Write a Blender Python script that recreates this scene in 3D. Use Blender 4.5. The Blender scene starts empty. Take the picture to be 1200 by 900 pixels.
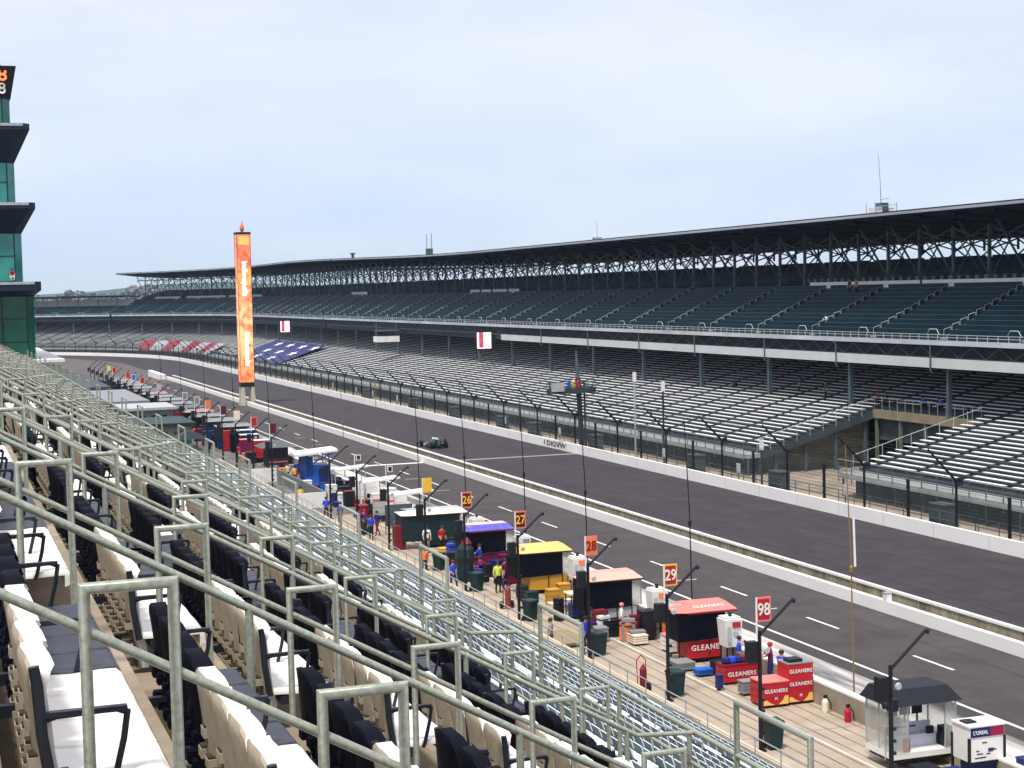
import bpy, bmesh, math, random
from mathutils import Matrix, Vector
random.seed(7)
R = math.radians
S = bpy.context.scene
COL = S.collection
CZ = 16.7
# ------------------------------------------------------------------ camera
cam_d = bpy.data.cameras.new('camera'); cam = bpy.data.objects.new('camera', cam_d); COL.objects.link(cam)
cam_d.sensor_width = 36.0; cam_d.lens = 1941 / 1200 * 36; cam_d.clip_start = 0.1; cam_d.clip_end = 20000
MR = ((0.94361125, 0.04010988, 0.3286168), (-0.33027981, 0.04614203, 0.94275456), (-0.02265072, 0.99812931, -0.05678762))
cam.matrix_world = Matrix(((MR[0][0], MR[0][1], -MR[0][2], 0), (MR[1][0], MR[1][1], -MR[1][2], 0), (MR[2][0], MR[2][1], -MR[2][2], CZ), (0, 0, 0, 1)))
S.camera = cam
# ------------------------------------------------------------------ sky and sun
SUN_EL, SUN_AZ = 64, 222      # azimuth clockwise from +Y
w = bpy.data.worlds.new('World'); S.world = w; w.use_nodes = True
nt = w.node_tree; nt.nodes.clear()
def N(t, **k):
    n = nt.nodes.new(t)
    for a, b in k.items(): setattr(n, a, b)
    return n
out = N('ShaderNodeOutputWorld'); sky = N('ShaderNodeTexSky'); sky.sky_type = 'NISHITA'; sky.sun_disc = False
sky.sun_elevation = R(SUN_EL); sky.sun_rotation = R(SUN_AZ); sky.dust_density = 3.0
bg1 = N('ShaderNodeBackground'); bg1.inputs[1].default_value = 0.09
nt.links.new(sky.outputs[0], bg1.inputs[0])
tc = N('ShaderNodeTexCoord'); sep = N('ShaderNodeSeparateXYZ'); nt.links.new(tc.outputs['Generated'], sep.inputs[0])
mp = N('ShaderNodeMapping'); mp.inputs['Scale'].default_value = (1.6, 1.6, 7.0); nt.links.new(tc.outputs['Generated'], mp.inputs[0])
nz = N('ShaderNodeTexNoise'); nz.inputs['Scale'].default_value = 2.3; nz.inputs['Detail'].default_value = 6; nz.inputs['Roughness'].default_value = 0.55
nt.links.new(mp.outputs[0], nz.inputs['Vector'])
rp = N('ShaderNodeValToRGB'); el = rp.color_ramp.elements       # elevation colours of the cloud sheet
el[0].position = 0.0; el[0].color = (0.62, 0.72, 0.82, 1); el[1].position = 1.0; el[1].color = (0.88, 0.845, 0.94, 1)
for p, c in ((0.05, (0.64, 0.735, 0.91, 1)), (0.12, (0.71, 0.775, 0.935, 1)), (0.22, (0.82, 0.82, 0.95, 1))):
    e = el.new(p); e.color = c
nt.links.new(sep.outputs[2], rp.inputs[0])
rn = N('ShaderNodeValToRGB'); rn.color_ramp.elements[0].position = 0.35; rn.color_ramp.elements[1].position = 0.68
rn.color_ramp.elements[0].color = (0.89, 0.93, 0.98, 1); rn.color_ramp.elements[1].color = (1.08, 1.06, 1.02, 1)
nt.links.new(nz.outputs['Fac'], rn.inputs[0])
mm = N('ShaderNodeMixRGB', blend_type='MULTIPLY'); mm.inputs[0].default_value = 1
nt.links.new(rp.outputs[0], mm.inputs[1]); nt.links.new(rn.outputs[0], mm.inputs[2])
bg2 = N('ShaderNodeBackground'); bg2.inputs[1].default_value = 0.885; nt.links.new(mm.outputs[0], bg2.inputs[0])
mx = N('ShaderNodeMixShader'); mx.inputs[0].default_value = 0.93
nt.links.new(bg1.outputs[0], mx.inputs[1]); nt.links.new(bg2.outputs[0], mx.inputs[2]); nt.links.new(mx.outputs[0], out.inputs[0])
sd = bpy.data.lights.new('sun', 'SUN'); sd.energy = 3.2; sd.angle = R(9); sd.color = (1.0, 0.95, 0.87)
sun = bpy.data.objects.new('sun', sd); COL.objects.link(sun)
dirv = Vector((math.sin(R(SUN_AZ)) * math.cos(R(SUN_EL)), math.cos(R(SUN_AZ)) * math.cos(R(SUN_EL)), math.sin(R(SUN_EL))))
sun.rotation_euler = dirv.to_track_quat('Z', 'Y').to_euler()
S.view_settings.view_transform = 'Standard'; S.view_settings.look = 'None'; S.view_settings.gamma = 1; S.view_settings.exposure = 0.42
S.render.resolution_x = 1024; S.render.resolution_y = 768
S.render.engine = 'CYCLES'
# ------------------------------------------------------------------ materials
MATS = {}
def mat(name, col, rough=0.6, metal=0.0, var=0.12, scale=1.5, spec=0.3, bump=0.0, alpha=1.0, emit=0.0, coord='Object', col2=None, detail=6, stretch=None):
    if name in MATS: return MATS[name]
    m = bpy.data.materials.new(name); m.use_nodes = True; t = m.node_tree; b = t.nodes['Principled BSDF']
    b.inputs['Roughness'].default_value = rough; b.inputs['Metallic'].default_value = metal; b.inputs['Specular IOR Level'].default_value = spec
    c = t.nodes.new('ShaderNodeTexCoord'); n = t.nodes.new('ShaderNodeTexNoise'); n.inputs['Scale'].default_value = scale; n.inputs['Detail'].default_value = detail
    n.inputs['Roughness'].default_value = 0.62
    if stretch:
        q = t.nodes.new('ShaderNodeMapping'); q.inputs['Scale'].default_value = stretch; t.links.new(c.outputs[coord], q.inputs[0]); t.links.new(q.outputs[0], n.inputs['Vector'])
    else: t.links.new(c.outputs[coord], n.inputs['Vector'])
    r = t.nodes.new('ShaderNodeValToRGB'); r.color_ramp.elements[0].position = 0.3; r.color_ramp.elements[1].position = 0.7
    a = col2 if col2 else tuple(x * (1 - var) for x in col); z = col if col2 else tuple(min(1, x * (1 + var)) for x in col)
    r.color_ramp.elements[0].color = (*a, 1); r.color_ramp.elements[1].color = (*z, 1)
    t.links.new(n.outputs['Fac'], r.inputs[0]); t.links.new(r.outputs[0], b.inputs['Base Color'])
    if bump:
        bp = t.nodes.new('ShaderNodeBump'); bp.inputs['Strength'].default_value = bump; bp.inputs['Distance'].default_value = 0.02
        t.links.new(n.outputs['Fac'], bp.inputs['Height']); t.links.new(bp.outputs[0], b.inputs['Normal'])
    if alpha < 1: b.inputs['Alpha'].default_value = alpha
    if emit: t.links.new(r.outputs[0], b.inputs['Emission Color']); b.inputs['Emission Strength'].default_value = emit
    MATS[name] = m; return m
RAIL = mat('grey_green_rail_paint', (0.40, 0.43, 0.36), 0.40, 0.2, 0.22, 38, 0.5, col2=(0.22, 0.245, 0.195), bump=0.1)
CONC = mat('tan_concrete', (0.29, 0.235, 0.17), 0.9, 0, 0.25, 0.9, 0.2, bump=0.25, col2=(0.16, 0.125, 0.085))
WSEAT = mat('white_seat_plastic', (0.82, 0.81, 0.77), 0.45, 0, 0.04, 5, 0.4, col2=(0.70, 0.67, 0.60))
KSEAT = mat('charcoal_seat_plastic', (0.032, 0.037, 0.054), 0.5, 0, 0.25, 5, 0.4)
KBACK = mat('black_seat_shell', (0.005, 0.006, 0.012), 0.7, 0, 0.25, 5, 0.06)
WSHELL = mat('shaded_white_shell', (0.42, 0.365, 0.285), 0.6, 0, 0.12, 9, 0.25, col2=(0.30, 0.255, 0.19))  # rear of the white seats: shade painted into the colour as tan
IRON = mat('dark_iron', (0.035, 0.04, 0.055), 0.45, 0.5, 0.2, 5)
BLACK = mat('black_paint', (0.008, 0.010, 0.016), 0.5, 0, 0.3, 3)
WHITE = mat('white_paint', (0.82, 0.82, 0.80), 0.5, 0, 0.05, 0.6, col2=(0.66, 0.66, 0.63))
ALU = mat('aluminium_bench', (0.93, 0.93, 0.91), 0.6, 0.0, 0.15, 0.6, col2=(0.72, 0.73, 0.73), stretch=(1, 0.25, 1))
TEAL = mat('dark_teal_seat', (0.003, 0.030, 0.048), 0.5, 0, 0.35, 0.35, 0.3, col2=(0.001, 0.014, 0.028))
TEALEDGE = mat('teal_step_edge', (0.05, 0.15, 0.18), 0.6, 0, 0.3, 0.5)
STEEL = mat('grandstand_steel', (0.12, 0.17, 0.18), 0.5, 0.3, 0.3, 0.8, col2=(0.05, 0.085, 0.10))
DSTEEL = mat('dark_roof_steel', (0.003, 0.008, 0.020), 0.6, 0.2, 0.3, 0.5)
GALV = mat('galvanised_steel', (0.42, 0.46, 0.47), 0.45, 0.4, 0.2, 2)
GCONC = mat('grey_concrete', (0.34, 0.34, 0.33), 0.85, 0, 0.2, 0.35, 0.2, bump=0.1, col2=(0.20, 0.21, 0.21))
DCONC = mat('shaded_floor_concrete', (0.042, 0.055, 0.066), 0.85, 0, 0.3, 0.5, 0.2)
GLASS = mat('clear_side_curtain', (0.55, 0.58, 0.52), 0.15, 0, 0.2, 2, 0.5, alpha=0.28)
TINT = mat('black_tinted_curtain', (0.003, 0.004, 0.010), 0.5, 0, 0.4, 1.2, 0.08, stretch=(1, 1, 3))
def flat(name, c, r=0.5, **k): return mat(name, c, r, 0, k.pop('var', 0.08), k.pop('scale', 2.5), **k)
RED = flat('red_paint', (0.42, 0.012, 0.022)); PINK = flat('washed_red_roof', (0.80, 0.20, 0.17), var=0.12)
ORANGE = flat('orange_paint', (0.80, 0.20, 0.06)); YEL = flat('yellow_paint', (0.80, 0.48, 0.05)); PEACH = flat('pale_orange_roof', (0.80, 0.50, 0.15))
BLUE = flat('blue_paint', (0.012, 0.12, 0.55)); NAVY = flat('navy_paint', (0.012, 0.02, 0.13)); CREAM = flat('cream_paint', (0.78, 0.70, 0.55))
DRED = flat('dark_red_paint', (0.17, 0.008, 0.02)); GREEN = flat('bin_green', (0.006, 0.03, 0.03)); DGREEN = flat('dark_green_curtain', (0.006, 0.022, 0.026), var=0.35)
GREY = flat('mid_grey_paint', (0.22, 0.23, 0.24)); LGREY = flat('light_grey_canvas', (0.40, 0.42, 0.43)); GOLD = flat('mustard_paint', (0.50, 0.26, 0.03))
RUBBER = flat('tyre_rubber', (0.012, 0.012, 0.013), 0.8); SKIN = flat('skin', (0.42, 0.24, 0.16)); WOOD = flat('brown_pole_paint', (0.20, 0.135, 0.05))
LIME = flat('lime_vest', (0.55, 0.75, 0.10)); ROYAL = flat('royal_blue_cloth', (0.02, 0.06, 0.55)); MAG = flat('magenta_paint', (0.16, 0.006, 0.06)); AQUA = flat('teal_bodywork', (0.006, 0.05, 0.055))
LEDW = mat('lit_screen_white', (0.95, 0.62, 0.70), 0.4, emit=0.75, var=0.1, scale=0.8); LEDR = mat('lit_screen_red', (0.42, 0.06, 0.08), 0.4, emit=0.5, var=0.35, scale=1.5)
LEDO = mat('lit_orange_digits', (0.95, 0.16, 0.04), 0.4, emit=0.8, var=0.05)
# ------------------------------------------------------------------ mesh tools
class MB:
    def __init__(s): s.v = []; s.f = []; s.m = []; s.mi = 0; s.ms = []
    def use(s, m):
        if m not in s.ms: s.ms.append(m)
        s.mi = s.ms.index(m); return s
    def add(s, vs, fs):
        b = len(s.v); s.v += [tuple(v) for v in vs]
        for f in fs: s.f.append(tuple(b + i for i in f)); s.m.append(s.mi)
    def box(s, x0, x1, y0, y1, z0, z1):
        s.add([(x0, y0, z0), (x1, y0, z0), (x1, y1, z0), (x0, y1, z0), (x0, y0, z1), (x1, y0, z1), (x1, y1, z1), (x0, y1, z1)],
              [(0, 3, 2, 1), (4, 5, 6, 7), (0, 1, 5, 4), (1, 2, 6, 5), (2, 3, 7, 6), (3, 0, 4, 7)]); return s
    def hexa(s, b, t):   # four bottom points, four top points
        s.add(list(b) + list(t), [(0, 3, 2, 1), (4, 5, 6, 7), (0, 1, 5, 4), (1, 2, 6, 5), (2, 3, 7, 6), (3, 0, 4, 7)]); return s
    def tube(s, pts, r, n=6, cap=True):
        pts = [Vector(p) for p in pts]; rings = []
        d0 = (pts[1] - pts[0]).normalized(); e = d0.cross(Vector((0, 0, 1)) if abs(d0.z) < 0.95 else Vector((0, 1, 0))).normalized(); g = e.cross(d0)
        for i, p in enumerate(pts):
            d1 = (p - pts[i - 1]).normalized() if i else d0
            d2 = (pts[i + 1] - p).normalized() if i < len(pts) - 1 else d1
            nb = (d1 + d2).normalized(); rr = r[i] if isinstance(r, (list, tuple)) else r; ring = []
            for j in range(n):
                o = e * math.cos(2 * math.pi * j / n) * rr + g * math.sin(2 * math.pi * j / n) * rr
                ring.append(p + o - d1 * (o.dot(nb) / max(0.3, d1.dot(nb))))
            rings.append(ring); q = d1.rotation_difference(d2); e = q @ e; g = q @ g
        vs = [v for q in rings for v in q]; fs = []
        for i in range(len(rings) - 1):
            for j in range(n): fs.append((i * n + j, i * n + (j + 1) % n, (i + 1) * n + (j + 1) % n, (i + 1) * n + j))
        if cap: fs.append(tuple(range(n - 1, -1, -1))); fs.append(tuple((len(rings) - 1) * n + j for j in range(n)))
        s.add(vs, fs); return s
    def bar(s, p, q, a, b=None):   # rectangular bar between two points
        b = b or a; p = Vector(p); q = Vector(q); d = (q - p).normalized(); up = Vector((0, 0, 1)) if abs(d.z) < 0.95 else Vector((0, 1, 0))
        e = d.cross(up).normalized() * a / 2; g = e.normalized().cross(d) * b / 2
        s.hexa([p - e - g, p + e - g, p + e + g, p - e + g], [q - e - g, q + e - g, q + e + g, q - e + g]); return s
    def lathe(s, prof, cx=0, cy=0, n=12, axis='z', cz=0):
        vs = []; fs = []
        for (r, h) in prof:
            for j in range(n):
                c, q = math.cos(2 * math.pi * j / n) * r, math.sin(2 * math.pi * j / n) * r
                vs.append((cx + c, cy + q, cz + h) if axis == 'z' else ((cx + c, cy + h, cz + q) if axis == 'y' else (cx + h, cy + c, cz + q)))
        for i in range(len(prof) - 1):
            for j in range(n): fs.append((i * n + j, i * n + (j + 1) % n, (i + 1) * n + (j + 1) % n, (i + 1) * n + j))
        fs.append(tuple(range(n - 1, -1, -1))); fs.append(tuple((len(prof) - 1) * n + j for j in range(n)))
        s.add(vs, fs); return s
    def prism(s, poly, a, b, axis='y'):
        n = len(poly)
        f = {'y': lambda p, t: (p[0], t, p[1]), 'x': lambda p, t: (t, p[0], p[1]), 'z': lambda p, t: (p[0], p[1], t)}[axis]
        s.add([f(p, a) for p in poly] + [f(p, b) for p in poly], [tuple(range(n - 1, -1, -1)), tuple(range(n, 2 * n))] + [(i, (i + 1) % n, n + (i + 1) % n, n + i) for i in range(n)]); return s
    def sweep(s, prof, ss, close=False, zf=None, caps=False):   # prof (offset, z) swept along the track path
        n = len(prof); vs = []; fs = []
        for q in ss:
            dz = zf(q) if zf else 0
            for (o, z) in prof: x, y = path(q, o); vs.append((x, y, z + dz))
        m = n if close else n - 1
        for i in range(len(ss) - 1):
            for j in range(m): fs.append((i * n + j, i * n + (j + 1) % n, (i + 1) * n + (j + 1) % n, (i + 1) * n + j))
        if caps and close: fs.append(tuple(range(n - 1, -1, -1))); fs.append(tuple((len(ss) - 1) * n + j for j in range(n)))
        s.add(vs, fs); return s
    def xf(s, M, start=0):
        for i in range(start, len(s.v)): s.v[i] = tuple(M @ Vector(s.v[i]))
        return s
    def mesh(s, name, m=None, smooth=False):
        me = bpy.data.meshes.new(name); me.from_pydata(s.v, [], s.f)
        ms = s.ms if s.ms else ([m] if m else [])
        for q in ms: me.materials.append(q)
        if s.ms: me.polygons.foreach_set('material_index', s.m)
        b = bmesh.new(); b.from_mesh(me); bmesh.ops.recalc_face_normals(b, faces=b.faces); b.to_mesh(me); b.free()
        if smooth:
            me.polygons.foreach_set('use_smooth', [True] * len(me.polygons))
            try: me.set_sharp_from_angle(angle=R(40))
            except Exception: pass
        me.update(); return me
    def build(s, name, m=None, parent=None, smooth=False, loc=None, rz=0):
        o = bpy.data.objects.new(name, s.mesh(name, m, smooth)); COL.objects.link(o)
        if parent: o.parent = parent
        if loc: o.location = loc
        if rz: o.rotation_euler = (0, 0, rz)
        return o
def inst(name, me, parent=None, loc=(0, 0, 0), rz=0):
    o = bpy.data.objects.new(name, me); COL.objects.link(o); o.parent = parent; o.location = loc; o.rotation_euler = (0, 0, rz); return o
def tag(o, label=None, cat=None, group=None, kind=None):
    for k, v in (('label', label), ('category', cat), ('group', group), ('kind', kind)):
        if v: o[k] = v
    return o
def empty(name, loc, label=None, cat=None, group=None, rz=0):
    o = bpy.data.objects.new(name, None); o.empty_display_size = 0.3; COL.objects.link(o); o.location = loc; o.rotation_euler = (0, 0, rz)
    return tag(o, label, cat, group)
def copy_tree(o, parent=None):
    c = o.copy(); COL.objects.link(c); c.parent = parent
    for ch in o.children: copy_tree(ch, c)
    return c
def path(s, off):
    if s <= 430: return off, s
    a = (s - 430) / 170; r = off + 109.2
    return -109.2 + r * math.cos(a), 430 + r * math.sin(a)
def rng(a, b, st):
    n = max(1, int(round((b - a) / st))); return [a + (b - a) * i / n for i in range(n + 1)]
TXT = {}
def text_mesh(t, size, m, depth=0.01, spacing=1.0, align='CENTER'):
    c = bpy.data.curves.new('lettering', 'FONT'); c.body = t; c.size = size; c.extrude = depth; c.align_x = align; c.align_y = 'CENTER'; c.space_character = spacing; c.resolution_u = 3; c.offset = size * 0.012
    o = bpy.data.objects.new('lettering', c); COL.objects.link(o); dg = bpy.context.evaluated_depsgraph_get(); me = bpy.data.meshes.new_from_object(o.evaluated_get(dg))
    bpy.data.objects.remove(o); bpy.data.curves.remove(c); me.materials.clear(); me.materials.append(m); return me
def text(t, size, m, parent, loc, rot=(R(90), 0, 0), name='lettering', spacing=1.0, sx=1.0):
    k = (t, size, m.name, spacing)
    if k not in TXT: TXT[k] = text_mesh(t, size, m, 0.006 + size * 0.01, spacing)
    o = bpy.data.objects.new(name, TXT[k]); COL.objects.link(o); o.parent = parent; o.location = loc; o.rotation_euler = rot; o.scale = (sx, 1, 1); return o
ORD = ['first', 'second', 'third', 'fourth', 'fifth', 'sixth', 'seventh', 'eighth', 'ninth', 'tenth', 'eleventh', 'twelfth', 'thirteenth', 'fourteenth', 'fifteenth', 'sixteenth', 'seventeenth', 'eighteenth', 'nineteenth', 'twentieth']
def nth(i):
    i = min(i, 48)
    if i < 20: return ORD[i]
    T = {2: 'twenty', 3: 'thirty', 4: 'forty'}; n = i + 1
    return (T[n // 10] + '-' + ORD[n % 10 - 1]) if n % 10 else {20: 'twentieth', 30: 'thirtieth', 40: 'fortieth'}[n]
# ================================================================== SETTING
g = MB(); g.add([(-6000, -3000, -0.04), (6000, -3000, -0.04), (6000, 9000, -0.04), (-6000, 9000, -0.04)], [(0, 1, 2, 3)])
tag(g.build('ground', mat('infield_ground', (0.085, 0.095, 0.07), 0.95, 0, 0.3, 0.02, 0.1, coord='Object', col2=(0.05, 0.065, 0.04))), kind='structure')
def asphalt(name, base, streak):
    m = mat(name, base, 0.85, 0, 0.12, 0.12, 0.25, coord='Object', stretch=(1.6, 0.05, 1), bump=0.0)
    t = m.node_tree; b = t.nodes['Principled BSDF']; src = b.inputs['Base Color'].links[0].from_socket
    c = t.nodes.new('ShaderNodeTexCoord'); q = t.nodes.new('ShaderNodeMapping'); q.inputs['Scale'].default_value = (1, 1, 1); t.links.new(c.outputs['Object'], q.inputs[0])
    n = t.nodes.new('ShaderNodeTexNoise'); n.inputs['Scale'].default_value = 0.35; n.inputs['Detail'].default_value = 10; n.inputs['Roughness'].default_value = 0.75; t.links.new(q.outputs[0], n.inputs['Vector'])
    r = t.nodes.new('ShaderNodeValToRGB'); r.color_ramp.elements[0].position = 0.3; r.color_ramp.elements[1].position = 0.75
    r.color_ramp.elements[0].color = (streak, streak, streak, 1); r.color_ramp.elements[1].color = (1.25, 1.22, 1.2, 1); t.links.new(n.outputs['Fac'], r.inputs[0])
    x = t.nodes.new('ShaderNodeMixRGB'); x.blend_type = 'MULTIPLY'; x.inputs[0].default_value = 1; t.links.new(src, x.inputs[1]); t.links.new(r.outputs[0], x.inputs[2]); t.links.new(x.outputs[0], b.inputs['Base Color'])
    bp = t.nodes.new('ShaderNodeBump'); bp.inputs['Strength'].default_value = 0.3; n2 = t.nodes.new('ShaderNodeTexNoise'); n2.inputs['Scale'].default_value = 25; t.links.new(c.outputs['Object'], n2.inputs['Vector'])
    t.links.new(n2.outputs['Fac'], bp.inputs['Height']); t.links.new(bp.outputs[0], b.inputs['Normal']); return m
SS = rng(-60, 430, 35) + rng(436, 740, 6)
tag(MB().sweep([(46.15, 0.0), (60.85, 0.012)], SS).build('race_track', asphalt('track_asphalt', (0.047, 0.041, 0.050), 0.62)), kind='structure')
tag(MB().sweep([(38.0, 0.0), (44.7, 0.0)], rng(-60, 330, 35)).build('pit_road', asphalt('pit_asphalt', (0.064, 0.058, 0.060), 0.62)), kind='structure')
tag(MB().sweep([(30.0, -0.012), (46.14, -0.012)], rng(330, 430, 20) + rng(436, 740, 6)).build('exit_lane', asphalt('exit_asphalt', (0.10, 0.09, 0.085), 0.8)), kind='structure')
# stained apron between pit wall and pit road
m = mat('stained_apron_concrete', (0.56, 0.54, 0.50), 0.85, 0, 0.3, 0.5, 0.2, col2=(0.10, 0.10, 0.11), stretch=(1.1, 0.09, 1), detail=9)
m.node_tree.nodes['Color Ramp'].color_ramp.elements[0].position = 0.40; m.node_tree.nodes['Color Ramp'].color_ramp.elements[1].position = 0.56
tag(MB().sweep([(32.7, 0.002), (36.6, 0.002)], rng(-60, 330, 35)).build('pit_apron', m), kind='structure')
tag(MB().sweep([(36.58, -0.002), (38.02, -0.002)], rng(-60, 330, 35)).build('pit_road_edge', asphalt('edge_asphalt', (0.050, 0.047, 0.048), 0.8)), kind='structure')
# tan pit pavement with joints running along the lane
m = mat('pit_lane_concrete', (0.43, 0.365, 0.285), 0.9, 0, 0.2, 0.5, 0.2, col2=(0.30, 0.25, 0.19), detail=9)
t = m.node_tree; b = t.nodes['Principled BSDF']; src = b.inputs['Base Color'].links[0].from_socket
c = t.nodes.new('ShaderNodeTexCoord'); sp = t.nodes.new('ShaderNodeSeparateXYZ'); t.links.new(c.outputs['Object'], sp.inputs[0])
def mth(op, a, bb):
    n = t.nodes.new('ShaderNodeMath'); n.operation = op
    for i, v in enumerate((a, bb)):
        if v is None: continue
        if isinstance(v, (int, float)): n.inputs[i].default_value = v
        else: t.links.new(v, n.inputs[i])
    return n.outputs[0]
nn = t.nodes.new('ShaderNodeTexNoise'); nn.inputs['Scale'].default_value = 0.6; t.links.new(c.outputs['Object'], nn.inputs['Vector'])
jx = mth('FRACT', mth('MULTIPLY', sp.outputs[0], 1 / 0.62), None); jx = mth('LESS_THAN', jx, 0.12)
jy = mth('LESS_THAN', mth('FRACT', mth('MULTIPLY', sp.outputs[1], 1 / 9.0), None), 0.006)
jj = mth('MULTIPLY', mth('MAXIMUM', jx, jy), mth('MULTIPLY', nn.outputs['Fac'], 1.6))
x = t.nodes.new('ShaderNodeMixRGB'); t.links.new(jj, x.inputs[0]); t.links.new(src, x.inputs[1]); x.inputs[2].default_value = (0.13, 0.085, 0.05, 1); t.links.new(x.outputs[0], b.inputs['Base Color'])
tag(MB().sweep([(22.8, -0.004), (32.72, -0.004)], rng(-60, 330, 35)).build('pit_lane', m), kind='structure')
tag(MB().sweep([(23.5, 0.003), (32.55, 0.003)], rng(122, 330, 26)).build('far_pit_lane', mat('grey_pit_paving', (0.17, 0.16, 0.15), 0.9, 0, 0.2, 0.4, 0.2, col2=(0.11, 0.105, 0.10), detail=9)), kind='structure')
# dark drain strip, painted lines
tag(MB().sweep([(26.35, 0.004), (26.6, 0.004)], rng(-60, 330, 35)).build('drain_strip', mat('dark_drain', (0.11, 0.07, 0.04), 0.95, var=0.4, scale=1)), kind='structure')
WL = mat('road_line_paint', (0.80, 0.80, 0.78), 0.7, 0, 0.1, 1.2, 0.2, col2=(0.5, 0.5, 0.48))
mk = MB(); mk.sweep([(37.50, 0.006), (37.68, 0.006)], rng(-60, 330, 35)); y = 41.0
mk.sweep([(29.95, 0.004), (30.03, 0.004)], rng(-60, 330, 35))
while y < 330:
    mk.box(40.62, 40.78, y, y + 3.1, 0.004, 0.008); y += 9.55
y = 62.5
while y < 330:
    mk.box(39.3, 40.5, y + 3.35, y + 3.47, 0.004, 0.0065) if int(y) % 3 == 0 else None; y += 9.55
mk.box(33.0, 44.7, 155.0, 155.9, 0.009, 0.012)
tag(mk.build('painted_road_lines', WL), kind='structure')
fl = MB().box(46.2, 60.8, 155.0, 155.92, 0.014, 0.02)
tag(fl.build('finish_line', mat('brick_strip', (0.26, 0.235, 0.225), 0.9, 0, 0.15, 3)), kind='structure')
tag(MB().sweep([(44.9, 0.01), (46.0, 0.01)], rng(-60, 345, 35)).build('grass_strip', mat('dry_grass_verge', (0.15, 0.13, 0.05), 0.95, 0, 0.3, 1.2, 0.1, col2=(0.06, 0.065, 0.025), detail=10)), kind='structure')
tag(MB().sweep([(61.0, 0.03), (68.5, 0.03)], rng(-60, 430, 35) + rng(436, 740, 8)).build('spectator_walkway', mat('walkway_dirt', (0.40, 0.34, 0.26), 0.95, 0, 0.25, 0.35, 0.1, col2=(0.20, 0.17, 0.13), detail=9)), kind='structure')
tag(MB().sweep([(-109, 0.0), (31.0, 0.0)], rng(440, 740, 10)).build('infield_lawn', mat('infield_grass', (0.045, 0.06, 0.035), 0.95, 0, 0.3, 0.1, 0.1)), kind='structure')
_m = MB(); _m.add([(68.5, 112.9, 0.03), (84, 112.9, 0.03), (84, 132, 0.03), (68.5, 132, 0.03)], [(0, 1, 2, 3)]); tag(_m.build('passage_floor', MATS['walkway_dirt']), kind='structure')
SEAM = mat('paving_seam', (0.040, 0.036, 0.040), 0.8, var=0.3, scale=0.3); SEAL = mat('pale_crack_sealant', (0.11, 0.105, 0.10), 0.8, var=0.3, scale=0.3)
sm = MB()
for x0 in (50.0, 53.7, 57.3): sm.sweep([(x0, 0.016), (x0 + .07, 0.016)], rng(-60, 430, 35) + rng(436, 640, 6))
for x0 in (42.6,): sm.sweep([(x0, 0.004), (x0 + .06, 0.004)], rng(-60, 330, 35))
rd = random.Random(5)
tag(sm.build('paving_seams', SEAM), kind='structure')
sm = MB()
for i in range(26):
    x = rd.uniform(47, 60); y = rd.uniform(60, 330)
    for k in range(5):
        x2 = x + rd.uniform(-.25, .25); y2 = y + rd.uniform(.8, 2.2); sm.add([(x, y, .018), (x + .05, y, .018), (x2 + .05, y2, .018), (x2, y2, .018)], [(0, 1, 2, 3)]); x, y = x2, y2
tag(sm.build('crack_sealant', SEAL), kind='structure')
# ------------------------------------------------------------------ walls
OW = mat('outer_wall_white', (0.86, 0.86, 0.84), 0.6, 0, 0.1, 0.25, 0.25, col2=(0.76, 0.76, 0.74), stretch=(1, 0.5, 1.6), detail=9)
ow = MB().sweep([(60.86, 0), (60.86, 0.93), (61.12, 0.93), (61.12, 0)], SS, True, caps=True)
o = tag(ow.build('outer_wall', OW), 'long white concrete safety wall on the grandstand side of the track', 'wall')
mk = MB()
for y in range(-40, 430, 6): mk.box(60.852, 60.856, y, y + 0.025, 0.05, 0.92)
mk.build('joint', mat('wall_joint', (0.35, 0.35, 0.35), 0.8), o)
text('I DIGVW', 0.72, BLACK, o, (60.845, 161.5, 0.46), (R(90), 0, R(-90)), sx=2.3)
IW = mat('inner_wall_concrete', (0.40, 0.36, 0.27), 0.85, 0, 0.2, 1.1, 0.2, col2=(0.13, 0.11, 0.065), stretch=(1, 1, 0.4), detail=9)
iw = empty('inner_wall', (46.05, 0, 0), 'weathered low concrete wall between the race track and the grass strip', 'wall')
b_ = MB()
for y in rng(20, 343, 3.0)[:-1]: b_.box(-0.09, 0.06, y + 0.03, y + 2.97, 0.0, 0.74)
b_.build('wall_panel', IW, iw)
MB().box(-0.15, 0.10, 20, 343, 0.74, 0.86).build('coping', WHITE, iw)
b_ = MB()
for y in rng(20, 343, 3.0)[:-1]: b_.box(-0.13, -0.09, y - 0.04, y + 0.04, 0.0, 0.74)
b_.build('rib', GCONC, iw)
w1 = MB().sweep([(44.72, 0), (44.72, 0.62), (45.02, 0.62), (45.02, 0)], rng(20, 343, 19), True, caps=True)
tag(w1.build('pit_road_wall', OW), 'long white low wall along the far edge of the pit road', 'wall')
tag(MB().hexa([(43.2, 343.2, 0), (44.6, 343.2, 0), (43.9, 361, 0), (43.2, 361, 0)], [(43.2, 343.2, 1.0), (44.6, 343.2, 1.0), (43.9, 361, 1.3), (43.2, 361, 1.3)]).build('wall_end_block', WHITE), 'white tapered concrete block ending the pit road wall', 'barrier')
PW = mat('pit_wall_concrete', (0.36, 0.32, 0.25), 0.9, 0, 0.2, 0.6, 0.2, col2=(0.22, 0.19, 0.15), detail=9)
pw = empty('pit_wall', (32.72, 0, 0), 'low tan pit wall with white top between crews and pit road', 'wall')
MB().box(-0.16, 0.16, 20, 330, 0, 0.86).build('wall_body', PW, pw); MB().box(-0.17, 0.17, 20, 330, 0.86, 0.94).build('coping', WHITE, pw)
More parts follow.
